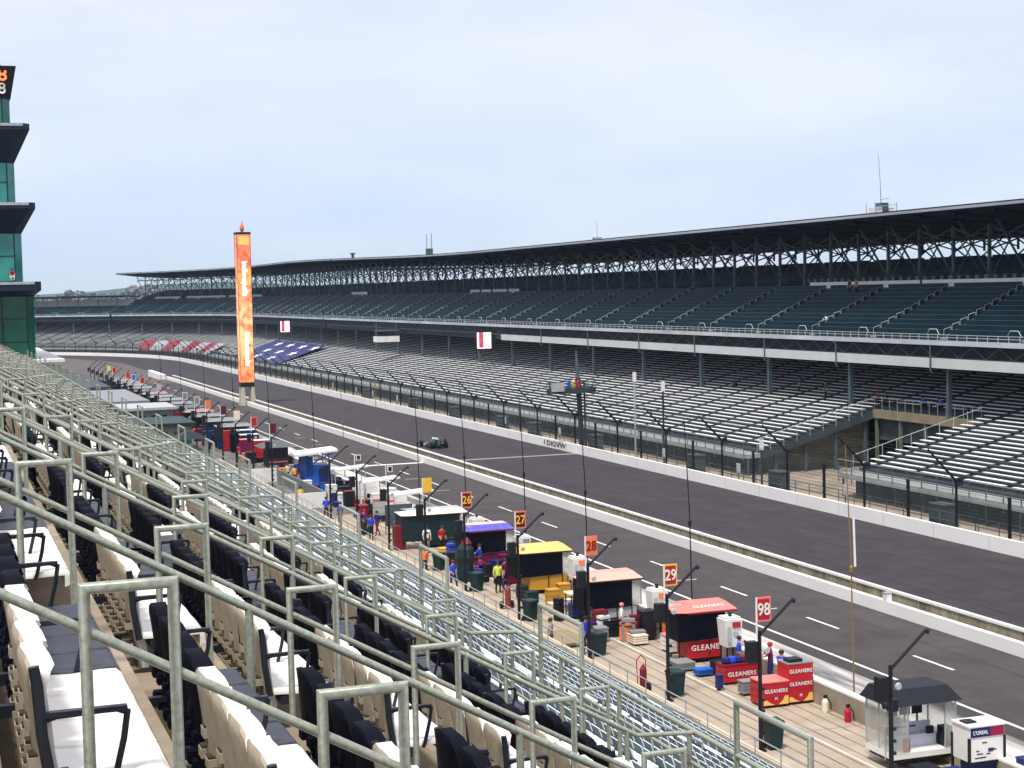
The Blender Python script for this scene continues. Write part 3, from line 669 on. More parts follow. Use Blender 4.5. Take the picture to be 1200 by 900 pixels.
    while y < b:
        p, q = path(y, 78.2), path(min(y + 1.8, b), 78.2); tz.bar((p[0], p[1], 10.3), (q[0], q[1], 11.25), 0.07); p, q = path(min(y + 3.6, b), 78.2), q; tz.bar((p[0], p[1], 10.3), (q[0], q[1], 11.25), 0.07); y += 3.6
    tz.sweep([(78.15, 10.2), (78.3, 10.2), (78.3, 10.35), (78.15, 10.35)], S_, True)
    tz.build('edge_truss', mat('truss_green', (0.035, 0.06, 0.055), 0.7, 0, 0.4, 0.6), g)
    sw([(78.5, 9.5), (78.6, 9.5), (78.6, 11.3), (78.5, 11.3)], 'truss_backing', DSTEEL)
    if a < 200:
        for (p, q) in ((a, 104), (104.1, 118), (118.1, 133.2), (133.3, 147), (147.1, 163), (163.1, 178), (178.1, 194), (194.1, 211), (211.1, 228)):
            MB().box(77.93, 77.98, p, q - 0.05, 9.46, 10.28).build('fascia_panel', mat('fascia_white', (0.50, 0.52, 0.52), 0.6, 0, 0.08, 0.3), g)
        for y in (88, 104, 118, 133.2, 147, 163, 178, 194, 211):
            MB().tube([(77.85, y, 11.3), (77.85, y, 9.2), (78.1, y, 9.0)], 0.06, 5).build('downpipe', STEEL, g)
    # underside
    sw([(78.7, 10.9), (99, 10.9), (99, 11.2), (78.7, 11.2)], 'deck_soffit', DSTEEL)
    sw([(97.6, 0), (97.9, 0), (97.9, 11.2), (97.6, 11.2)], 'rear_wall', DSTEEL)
    # columns, braces, roof
    if not upper: return g
    y = 129.5 - 5.45 * math.floor((129.5 - a) / 5.45); cm = 0
    tr = MB(); fx = MB()
    while y < b:
        zr = zq(y)
        x0, y0 = path(y, 88.0); x1, y1 = path(y, 84.6); x2, y2 = path(y, 94.0); x3, y3 = path(y, 99.0); x4, y4 = path(y, 80.6)
        MB().bar((x0, y0, 15.7), (x0, y0, 21.6 + zr), 0.26).build('column', STEEL, g)
        MB().bar((x0, y0, 17.0), (x1, y1, 22.25 + zr), 0.15).build('brace', STEEL, g)
        tr.bar((x0, y0, 19.3 + zr * .5), (x2, y2, 21.2 + zr), 0.13); tr.bar((x3, y3, 19.5), (x3, y3, 21.1 + zr), 0.18); tr.bar((x3, y3, 19.8), (x2, y2, 21.1 + zr), 0.12)
        tr.bar((x4, y4, 22.25 + zr), (x3, y3, 21.0 + zr), 0.16, 0.3)
        ya = min(y + 5.45, b); xa = path(ya, 94.0)
        tr.bar((x2, y2, 18.2), (xa[0], xa[1], 21.0 + zr), 0.11); tr.bar((xa[0], xa[1], 18.2), (x2, y2, 21.0 + zr), 0.11)
        p5, p6 = path(y, 88.0), path(min(y + 5.45, b), 88.0)
        fx.bar((p5[0], p5[1], 19.9 + zr), (p6[0], p6[1], 21.4 + zr), 0.10); fx.bar((p5[0], p5[1], 21.4 + zr), (p6[0], p6[1], 19.9 + zr), 0.10)
        p7 = path(y, 91.0); fx.bar((x0, y0, 16.6), (p7[0], p7[1], 21.6 + zr), 0.11); fx.bar((p7[0], p7[1], 17.2), (x0, y0, 21.2 + zr), 0.09)
        y += 5.45
    zr = 0
    tr.sweep([(87.85, 20.3 + zr), (88.05, 20.3 + zr), (88.05, 20.5 + zr), (87.85, 20.5 + zr)], S_, True, zf=zq).sweep([(93.9, 20.4 + zr), (94.1, 20.4 + zr), (94.1, 20.6 + zr), (93.9, 20.6 + zr)], S_, True, zf=zq)
    tr.build('roof_truss', DSTEEL, g); fx.build('raking_truss', STEEL, g)
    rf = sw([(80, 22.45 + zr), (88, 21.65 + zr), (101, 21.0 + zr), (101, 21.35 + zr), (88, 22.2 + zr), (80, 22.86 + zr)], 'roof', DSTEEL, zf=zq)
    MB().sweep([(79.9, 22.52 + zr), (79.98, 22.52 + zr), (79.98, 22.74 + zr), (79.9, 22.74 + zr)], S_, True, zf=zq, caps=True).build('gutter', mat('pale_gutter', (0.36, 0.39, 0.42), 0.5, 0.3, 0.3, 0.5, stretch=(1, .15, 1)), rf)
    return g
GA = grandstand('grandstand', 46, 343, 'long two deck grandstand with dark teal upper seats and white lower benches', 1.75)
b_ = MB()
for (p, q) in ((60, 105), (105.4, 118), (118.4, 134), (134.4, 155)): b_.box(87.6, 87.66, p, q, 16.1, 16.75)
b_.build('balcony_panel', WHITE, GA)
b_ = MB()
for p in rng(60, 155, 1.36): b_.box(87.59, 87.64, p, p + 0.5, 16.75, 17.1)
b_.build('balcony_baluster', STEEL, GA)
for (p, q) in ((247, 252), (253, 260), (261, 266), (267, 272)): MB().box(87.6, 87.66, p, q, 16.2, 16.85).build('sponsor_panel', mat('pale_banner', (0.45, 0.52, 0.55), 0.6), GA)
GB = grandstand('curved_grandstand', 344, 520, 'bending two deck grandstand with a raised roof at the end of the straight', 1.75)
for (p, q) in ((344.5, 358), (452, 474), (476, 497), (500, 512)):
    MB().sweep([(87.8, 15.9), (87.88, 15.9), (87.88, 17.0), (87.8, 17.0)], rng(p, q, 4), True, caps=True).build('sponsor_panel', mat('grey_banner', (0.45, 0.46, 0.47), 0.6), GB)
GC = grandstand('turn_grandstand', 521, 640, 'low roofed grandstand curving round the turn behind the white wall', 0, upper=False, xm=83.5)
MB().sweep([(80.5, 17.5), (90, 17.2), (90, 17.5), (80.5, 17.8)], rng(521, 640, 6), True, caps=True).build('roof', DSTEEL, GC)
MB().sweep([(87, 13.0), (87.3, 13.0), (87.3, 16.4), (87, 16.4)], rng(521, 640, 6), True, caps=True).build('back_panel', mat('pale_back_wall', (0.62, 0.64, 0.66), 0.6), GC)
for y in rng(524, 640, 8): x0, y0 = path(y, 83.6); MB().bar((x0, y0, 11.7), (x0, y0, 17.6), 0.25).build('column', STEEL, GC)
# hanging screens
def screen(y, x, z0, z1, wd, label):
    e = empty('video_screen', (x, y, z0), label, 'screen', rz=R(-12))
    MB().box(-wd / 2 - 0.15, wd / 2 + 0.3, 0, 0.4, -0.15, z1 - z0 + 0.15).build('housing', BLACK, e)
    a = MB(); a.use(LEDW).box(-wd / 2, wd / 2, -0.02, -0.002, 0, z1 - z0); a.use(LEDR).box(-wd * 0.36, -wd * 0.06, -0.03, -0.021, 0.15, z1 - z0); a.box(wd * 0.12, wd * 0.36, -0.03, -0.021, 0.55, 0.62); a.box(wd * 0.15, wd * 0.38, -0.03, -0.021, 0.25, 0.31)
    a.build('display', None, e)
    MB().box(-0.1, 0.1, 0.1, 0.3, z1 - z0, 11.1 - z0).build('hanger', BLACK, e)
screen(233, 77.0, 8.1, 10.5, 2.1, 'lit pink and white screen hanging under the long grandstand deck edge')
screen(358, 72.6, 8.6, 11.0, 2.0, 'smaller lit screen hanging under the deck edge next to the orange tower')
e = empty('camera_booth', (75.8, 284.5, 8.0), 'small white open box hanging under the grandstand deck', 'booth')
MB().box(-2, 2, -1.5, 1.5, 0, 1.0).build('box', WHITE, e); MB().box(-1.9, 1.9, -1.4, 1.4, 1.9, 2.1).build('top', STEEL, e); MB().bar((-1.8, 0, 1), (-1.8, 0, 3.3), .15).bar((1.8, 0, 1), (1.8, 0, 3.3), .15).build('hanger', STEEL, e)
# things on the roof
e = empty('rooftop_hut', (85, 136.8, 22.4), 'small white rooftop spotter hut with a tall thin antenna', 'hut')
MB().box(-0.9, -0.3, -0.7, 0.7, 0.2, 1.25).box(0.5, 1.0, -0.7, 0.7, 0.2, 1.2).build('panel', WHITE, e); MB().box(-0.3, 0.45, -0.6, 0.6, 0.1, 1.7).build('cabin', STEEL, e)
MB().tube([(0, 0, 1.6), (-0.08, 0, 4), (-0.25, 0, 6.3)], [0.035, 0.025, 0.015], 5).build('antenna', STEEL, e); b_ = MB()
for q in ((-1.1, -0.8), (1.2, -0.8), (-1.1, .8), (1.2, .8)): b_.bar((q[0], q[1], 0), (q[0], q[1], 1.7), 0.06)
b_.bar((-1.1, -.8, 1.3), (1.2, -.8, 1.5), .06); b_.bar((0, 0, 2.0), (0.9, 0, 2.15), .06); b_.build('frame', GALV, e)
e = empty('antenna_pair', (85, 287.5, 22.75), 'two thin antennas side by side on the grandstand roof', 'antenna'); MB().tube([(-.45, 0, 0), (-.45, 0, 4.2)], .1, 5).tube([(.45, 0, 0), (.45, 0, 4.4)], .1, 5).build('mast', GALV, e); MB().box(-.6, .6, -.3, .3, 0, 1.7).build('cabinet', STEEL, e)
e = empty('rooftop_cabin', (85, 207.6, 22.2), 'small pale cabin with whip antenna on the middle of the roof', 'hut'); MB().box(-.5, .5, -.5, .5, 0.4, 1.3).box(.55, 1.0, -.4, .4, .2, .8).build('cabin', GALV, e); MB().tube([(0, 0, 1), (0, 0, 3.4)], .025, 5).build('antenna', STEEL, e); MB().bar((-.8, 0, 0), (-.6, 0, 1.2), .1).build('strut', STEEL, e)
e = empty('roof_vent', (85, 345, 23.5), 'tiny dark vent post on the far roof', 'vent'); MB().bar((0, 0, 0), (0, 0, 1.7), .5).build('post', STEEL, e); MB().box(-.5, .5, -.4, .4, 1.5, 1.8).build('cap', STEEL, e)
# covers over far seats
tp = empty('striped_seat_cover', (0, 0, 0), 'red and white striped cover stretched over seats by the turn', 'seat cover')
sA, sB = 424, 494
b_ = MB(); k = 0; s = sA
while s < sB - 8:
    b_.use(flat('cover_red', (0.26, 0.014, 0.03)) if k % 2 else GALV)
    for (o0, o1, u0, u1) in ((65.6, 68.4, 0, 3.0), (68.4, 71.2, 3.0, 6.0)):
        q = [path(s + u0, o0), path(min(s + 8, sB) + u0, o0), path(min(s + 8, sB) + u1, o1), path(s + u1, o1)]
        z0, z1 = 2.0 + (o0 - 65.6) * .42, 2.0 + (o1 - 65.6) * .42
        b_.hexa([(*q[0], z0 - .1), (*q[1], z0 - .1), (*q[2], z1 - .1), (*q[3], z1 - .1)], [(*q[0], z0), (*q[1], z0), (*q[2], z1), (*q[3], z1)])
    s += 8; k += 1
b_.build('cover', None, tp)
tp = empty('starry_seat_cover', (0, 0, 0), 'dark blue cover with white stars over lower seats', 'seat cover')
MB().sweep([(67.0, 2.3), (77.5, 5.9), (77.5, 6.0), (67.0, 2.45)], rng(340, 392, 6), True, caps=True).build('cover', flat('cover_blue', (0.010, 0.02, 0.13), var=0.4), tp)
b_ = MB()
for (s, o) in ((358, 75.5), (370, 75.5), (383, 75.5), (396, 75.5), (364, 72), (378, 72), (392, 72), (372, 69), (388, 69)):
    s -= 16
    vs = [(o + 0, s, 0)]; z0 = 2.45 + (o - 67) * 0.338 + 0.06; vs = [(o, s, z0)]
    for i in range(10):
        r_ = 1.0 if i % 2 == 0 else 0.42; a_ = i * math.pi / 5; vs.append((o + r_ * 1.4 * math.cos(a_), s + r_ * 3.2 * math.sin(a_), z0 + r_ * 1.4 * math.cos(a_) * 0.338))
    b_.add(vs, [(0, 1 + i, 1 + (i + 1) % 10) for i in range(10)])
b_.build('star', WHITE, tp)
# ------------------------------------------------------------------ catch fence
cf = empty('catch_fence', (0, 0, 0), 'tall dark debris fence with arms curving over the outer wall', 'fence')
FS = rng(60, 430, 30) + rng(436, 640, 6)
y = 90.9 - 22.4
pts = []
while y < 560: pts.append(y); y += 11.2
for y in pts:
    x0, y0 = path(y, 61.85); x1, y1 = path(y, 59.75); xm, ym = path(y, 61.5)
    lean = 0
    p = MB().tube([(x0, y0, 0), (x0, y0, 3.72), (xm, ym, 4.1), (x1, y1, 5.9)], [0.10, 0.09, 0.09, 0.06], 6).build('tall_post', BLACK, cf, True)
    MB().box(x0 + 0.12, x0 + 0.42, y0 - 0.16, y0 + 0.16, 3.45, 3.95).build('lamp_box', BLACK, p)
for y in pts:
    x0, y0 = path(y + 5.6, 61.85); b_ = MB().bar((x0, y0, 0), (x0, y0, 3.3), 0.16)
    for z in (1.2, 1.7, 2.2, 2.7, 3.2): b_.box(x0 - .14, x0 - .05, y0 - .05, y0 + .05, z, z + .08)
    b_.build('short_post', BLACK, cf)
b_ = MB()
for i in range(11):
    z = 1.1 + i * 0.25; b_.sweep([(61.82, z), (61.845, z), (61.832, z + 0.022)], FS, True)
for i in range(8):
    f = i / 7; o_ = 61.7 - 1.9 * f; z = 3.95 + 1.9 * f; b_.sweep([(o_, z), (o_ + .022, z), (o_ + .01, z + 0.022)], FS, True)
tag(b_.build('cable', IRON, cf), kind='stuff')
MB().sweep([(61.9, 0.9), (61.9, 3.7)], FS).build('mesh_panel', mat('fine_fence_mesh', (0.12, 0.14, 0.14), 0.7, 0.0, 0.2, 1, alpha=0.22), cf)
# little signs and electric boxes along the far walkway
rd = random.Random(3)
for i in range(16):
    y = 92 + i * 15 + rd.uniform(-4, 4); c = rd.choice((WHITE, GREEN, GREY, WHITE)); e = empty('notice_board', (62.6, y, 0), 'small %s notice board on a post behind the catch fence, %s from the near end' % ('white' if c is WHITE else 'dark', nth(i)), 'sign', 'notice boards behind the catch fence')
    MB().bar((0, 0, 0), (0, 0, 1.3), 0.06).build('post', STEEL, e); MB().box(-0.03, 0.03, -0.3, 0.3, 1.1, 1.9).build('board', c, e)
for i in range(9):
    y = 97 + i * 19 + rd.uniform(-5, 5); e = empty('equipment_cabinet', (64.2, y, 0), 'dark equipment cabinet on the dirt behind the far fence, %s from the near end' % nth(i), 'cabinet', 'cabinets behind the far fence')
    MB().box(-.5, .5, -.9, .9, 0.1, 1.5).build('body', DCONC, e); MB().box(-.56, .56, -.96, .96, 1.5, 1.58).build('lid', STEEL, e)
b_ = MB()
for p in rng(60, 420, 2.2): b_.bar((63.4, p, 0), (63.4, p, 1.25), 0.05)
b_.box(63.38, 63.43, 60, 420, 1.2, 1.25).box(63.38, 63.43, 60, 420, .65, .69)
tag(b_.build('walkway_fence', STEEL), 'thin post fence between the walkway and the catch fence', 'fence')
for i, (y, h_, c_) in enumerate(((138.5, 8.0, GALV), (145.0, 8.6, LGREY), (119.5, 4.2, STEEL))):
    e = empty('speaker_pole', (62.9, y, 0), '%s slim pole with white speaker head behind the far wall' % ('dark', 'pale', 'short')[i], 'pole')
    MB().tube([(0, 0, 0), (0, 0, h_)], 0.09, 7).build('pole', (IRON, c_, IRON)[i], e); MB().box(-.14, .14, -.14, .14, h_ - .9, h_).build('speaker', WHITE, e)
# ------------------------------------------------------------------ starter's stand with flags
e = empty('flag_stand', (62.6, 158, 0), 'dark starter stand on a tall pole leaning over the outer wall', 'flag stand')
MB().tube([(0, 0, 0), (-0.3, 0, 6), (-0.35, 0, 7.5)], 0.28, 8).tube([(0.45, 0.2, 0.2), (0.4, 0.2, 7.2)], 0.10, 6).build('pole', IRON, e)
MB().tube([(-0.35, 0, 7.4), (-0.45, 0, 9.0), (-0.5, 0, 10.3)], [0.22, 0.15, 0.08], 7).box(-0.3, 0.1, -.2, .2, 8.2, 8.6).build('mast', STEEL, e)
pl = []
for i in range(16): a_ = i * math.pi / 8; pl.append((-1.1 + 2.7 * math.copysign(abs(math.cos(a_)) ** .7, math.cos(a_)), 0.9 * math.sin(a_)))
MB().prism(pl, 6.0, 6.55, 'z').build('platform', mat('dark_olive_steel', (0.03, 0.045, 0.04), 0.6), e)
b_ = MB()
for i in range(16):
    p, q = pl[i], pl[(i + 1) % 16]; b_.bar((p[0], p[1], 6.25), (p[0], p[1], 7.1), .05); b_.bar((p[0], p[1], 7.1), (q[0], q[1], 7.1), .06); b_.bar((p[0], p[1], 6.7), (q[0], q[1], 6.7), .05)
b_.build('railing', STEEL, e)
b_ = MB(); b_.hexa([(-3.6, -.9, 6.25), (-2.2, -.9, 6.25), (-2.2, -.85, 6.25), (-3.6, -.85, 6.25)], [(-3.6, -.92, 7.15), (-2.2, -.92, 7.15), (-2.2, -.87, 7.15), (-3.6, -.87, 7.15)]); b_.build('screen_panel', LGREY, e)
for i, (c, nm) in enumerate(((ROYAL, 'blue'), (YEL, 'yellow'), (RED, 'red'))):
    f = empty('signal_flag', (61.0 + i * 0.5, 157.3, 6.75), 'furled %s flag standing on the starter stand' % nm, 'flag')
    MB().tube([(0, 0, -0.8), (0, 0, 0.75)], .02, 5).build('stick', WOOD, f); MB().lathe([(0.05, -0.35), (0.17, -0.25), (0.22, 0.1), (0.14, 0.55), (0.03, 0.66)], n=9).build('cloth', c, f)
# ------------------------------------------------------------------ orange scoring tower
e = empty('scoring_tower', (44.93, 252, 0), 'tall slender orange lit scoring tower on concrete legs in the verge', 'tower')
b_ = MB()
for (x, y) in ((-.75, -.75), (.75, -.75), (-.75, .75), (.75, .75)): b_.hexa([(x - .38, y - .38, 0), (x + .38, y - .38, 0), (x + .38, y + .38, 0), (x - .38, y + .38, 0)], [(x - .22, y - .22, 3.0), (x + .22, y - .22, 3.0), (x + .22, y + .22, 3.0), (x - .22, y + .22, 3.0)])
b_.build('leg', mat('leg_concrete', (0.45, 0.42, 0.32), 0.85, var=0.15), e)
MB().box(-1.0, 1.0, -1.0, 1.0, 2.85, 3.55).build('collar', BLACK, e)
mo = bpy.data.materials.new('lit_orange_panel'); mo.use_nodes = True; t = mo.node_tree; b = t.nodes['Principled BSDF']
c = t.nodes.new('ShaderNodeTexCoord'); n = t.nodes.new('ShaderNodeTexNoise'); n.inputs['Scale'].default_value = 0.6; n.inputs['Detail'].default_value = 5; n.inputs['Distortion'].default_value = 1.2; t.links.new(c.outputs['Object'], n.inputs['Vector'])
sp = t.nodes.new('ShaderNodeSeparateXYZ'); t.links.new(c.outputs['Object'], sp.inputs[0])
ra = t.nodes.new('ShaderNodeMapRange'); ra.inputs['From Min'].default_value = 3.5; ra.inputs['From Max'].default_value = 26; t.links.new(sp.outputs[2], ra.inputs[0])
r1 = t.nodes.new('ShaderNodeValToRGB'); r1.color_ramp.elements[0].color = (0.92, 0.32, 0.13, 1); r1.color_ramp.elements[1].color = (0.88, 0.20, 0.10, 1); r1.color_ramp.elements[1].position = 0.93
for p, q in ((0.12, (0.95, 0.40, 0.16, 1)), (0.30, (1.0, 0.66, 0.28, 1)), (0.5, (1.0, 0.64, 0.32, 1)), (0.64, (1.0, 0.50, 0.22, 1)), (0.72, (0.72, 0.50, 0.10, 1)), (0.8, (0.88, 0.25, 0.12, 1))):
    q_ = r1.color_ramp.elements.new(p); q_.color = q
t.links.new(ra.outputs[0], r1.inputs[0])
r2 = t.nodes.new('ShaderNodeValToRGB'); r2.color_ramp.elements[0].position = 0.36; r2.color_ramp.elements[0].color = (0.70, 0.30, 0.25, 1); r2.color_ramp.elements[1].position = 0.55; r2.color_ramp.elements[1].color = (1.05, 1.1, 1.1, 1); t.links.new(n.outputs['Fac'], r2.inputs[0])
x = t.nodes.new('ShaderNodeMixRGB'); x.blend_type = 'MULTIPLY'; x.inputs[0].default_value = 1; t.links.new(r1.outputs[0], x.inputs[1]); t.links.new(r2.outputs[0], x.inputs[2])
t.links.new(x.outputs[0], b.inputs['Emission Color']); b.inputs['Emission Strength'].default_value = 0.85; b.inputs['Base Color'].default_value = (0.25, 0.06, 0.02, 1); b.inputs['Roughness'].default_value = 0.35
bd = MB().box(-1.02, 1.02, -1.02, 1.02, 3.55, 26.0).build('display_shaft', mo, e)
MB().box(-1.06, -1.0, -1.06, -1.0, 3.5, 26.05).box(1.0, 1.06, -1.06, -1.0, 3.5, 26.05).box(-1.06, -1.0, 1.0, 1.06, 3.5, 26.05).build('edge_trim', DRED, e)
MB().box(-1.12, 1.12, -1.12, 1.12, 26.0, 26.35).build('cap', BLACK, e); MB().lathe([(.12, 0), (.2, .2), (.36, .6), (.3, 1.0), (.1, 1.5), (.03, 1.75)], cz=26.3, n=8).build('flame_finial', mat('copper_flame', (0.75, 0.22, 0.10), 0.4, 0.3), e)
MB().box(-.8, .8, -1.06, -1.03, 24.4, 25.7).build('crest_panel', mat('crest_gold', (0.75, 0.45, 0.10), 0.4, emit=0.4), e)
LW = mat('lit_white_letters', (1.0, 0.95, 0.90), 0.4, emit=1.0, var=0.02)
text('Indianapolis', 1.2, LW, e, (0.0, -1.06, 19.3), (R(90), R(90), 0), spacing=0.95); text('Indianapolis', 1.15, LW, e, (0.1, -1.06, 8.6), (R(90), R(90), 0), spacing=0.95)
# ------------------------------------------------------------------ green glass timing tower at the left
pg = empty('control_tower', (0, 160, 0), 'green glass control tower with flared balcony roofs behind the stand', 'tower')
GG = mat('green_tower_glass', (0.010, 0.24, 0.165), 0.12, 0, 0.3, 0.25, 0.6, col2=(0.004, 0.09, 0.075), stretch=(1, 1, 0.5)); GD = mat('dark_green_glass', (0.004, 0.085, 0.045), 0.18, 0, 0.4, 0.3, 0.5)
GF = mat('dark_navy_metal', (0.012, 0.02, 0.04), 0.5, 0.2, 0.3, 0.5)
GLT = mat('reflective_aqua_glass', (0.03, 0.33, 0.27), 0.1, 0, 0.3, 0.35, 0.6, col2=(0.01, 0.13, 0.13))
def body(x1, z0, z1, m, nm='glass_storey'):
    c_ = 2.0; pl = [(-14, 0), (x1 - 0.7, 0), (x1, 0.7), (x1, 20), (-14, 20)]
    o = MB().prism(pl, z0, z1, 'z').build(nm, m, pg)
    f = MB()
    for x in rng(x1 - 0.7 - 2.2 * 6, x1 - 0.7, 2.2): f.box(x - .06, x + .06, -0.05, -0.005, z0, z1)
    for z in rng(z0, z1, 2.1): f.box(-14, x1 - .75, -0.045, -0.004, z - .04, z + .04)
    f.build('mullion', GF, o); return o
body(9.0, 0, 17.2, GD); body(8.1, 18.5, 23.2, GLT); body(7.7, 25.7, 29.6, GLT); body(7.5, 32.9, 35.3, GG)
def flare(x0, x1, zb, zt, th):
    b_ = MB(); A = [(-14, -.0), (x0 - .7, 0), (x0, .7), (x0, 20), (-14, 20)]; B = [(-14, -1.6), (x1 - .5, -1.6), (x1, -1.0), (x1, 21), (-14, 21)]
    v = [(p[0], p[1], zb) for p in A] + [(p[0], p[1], zt - th) for p in B] + [(p[0], p[1], zt) for p in B]
    f = [tuple(range(4, -1, -1)), (10, 11, 12, 13, 14)] + [(i, (i + 1) % 5, 5 + (i + 1) % 5, 5 + i) for i in range(5)] + [(5 + i, 5 + (i + 1) % 5, 10 + (i + 1) % 5, 10 + i) for i in range(5)]
    b_.add(v, f); b_.build('flared_balcony', GF, pg)
    MB().box(-14, x1 - .6, -1.66, -1.61, zt - .25, zt).build('balcony_edge', GALV, pg)
flare(7.7, 9.1, 29.4, 32.9, .55); flare(8.1, 9.35, 22.9, 25.7, .55); flare(9.0, 9.6, 17.1, 18.45, .8)
sb = MB().hexa([(-14, .3, 35.3), (7.6, .3, 35.3), (7.6, 8, 35.3), (-14, 8, 35.3)], [(-14, -.6, 38.2), (8.15, -.6, 38.2), (8.15, 8, 38.2), (-14, 8, 38.2)]).build('scoreboard', BLACK, pg)
text('88', 1.7, LEDO, sb, (6.5, -.55, 37.35), (R(76), 0, 0), 'orange_digit'); text('8', 1.5, WHITE, sb, (6.85, -.25, 36.15), (R(76), 0, 0), 'white_digit')
MB().tube([(5.6, 2, 38.2), (6.4, 2, 40.0)], .15, 5).tube([(6.9, 2, 38.2), (6.4, 2, 40.0)], .12, 5).box(4.8, 6.4, 1.5, 2.5, 39.6, 40.2).build('camera_mast', GF, pg)
MB().box(8.0, 11.4, -2, 40, 11.0, 11.25).build('entrance_roof', WHITE, pg)
# low buildings behind the far pits
def low_building(x0, x1, y0, y1, h, lab, rm):
    e = empty('low_building', (x0, y0, 0), lab, 'building'); MB().box(0, x1 - x0, 0, y1 - y0, 0, h - .3).build('wall', GREY, e)
    MB().box(-.4, x1 - x0 + .4, -.4, y1 - y0 + .4, h - .3, h).build('roof', rm, e)
    for i in range(int((x1 - x0) / 2.5)): MB().box(.6 + i * 2.5, 2.4 + i * 2.5, -.03, -.005, .9, h - .9).build('window', GD, e)
low_building(20.8, 26.5, 198, 207, 3.8, 'low flat roofed building with pale grey roof beside the far pits', LGREY)
low_building(18.5, 26.0, 180, 190, 3.2, 'lower open sided shelter with white edge nearer than the pale roofed building', GREEN)
low_building(16, 25.5, 216, 244, 3.6, 'dark low building behind the pale roofed one', GREY)
low_building(12, 24, 250, 300, 3.8, 'long dark low building farthest down the pit lane', mat('dark_roofing', (0.06, 0.075, 0.08), 0.8))
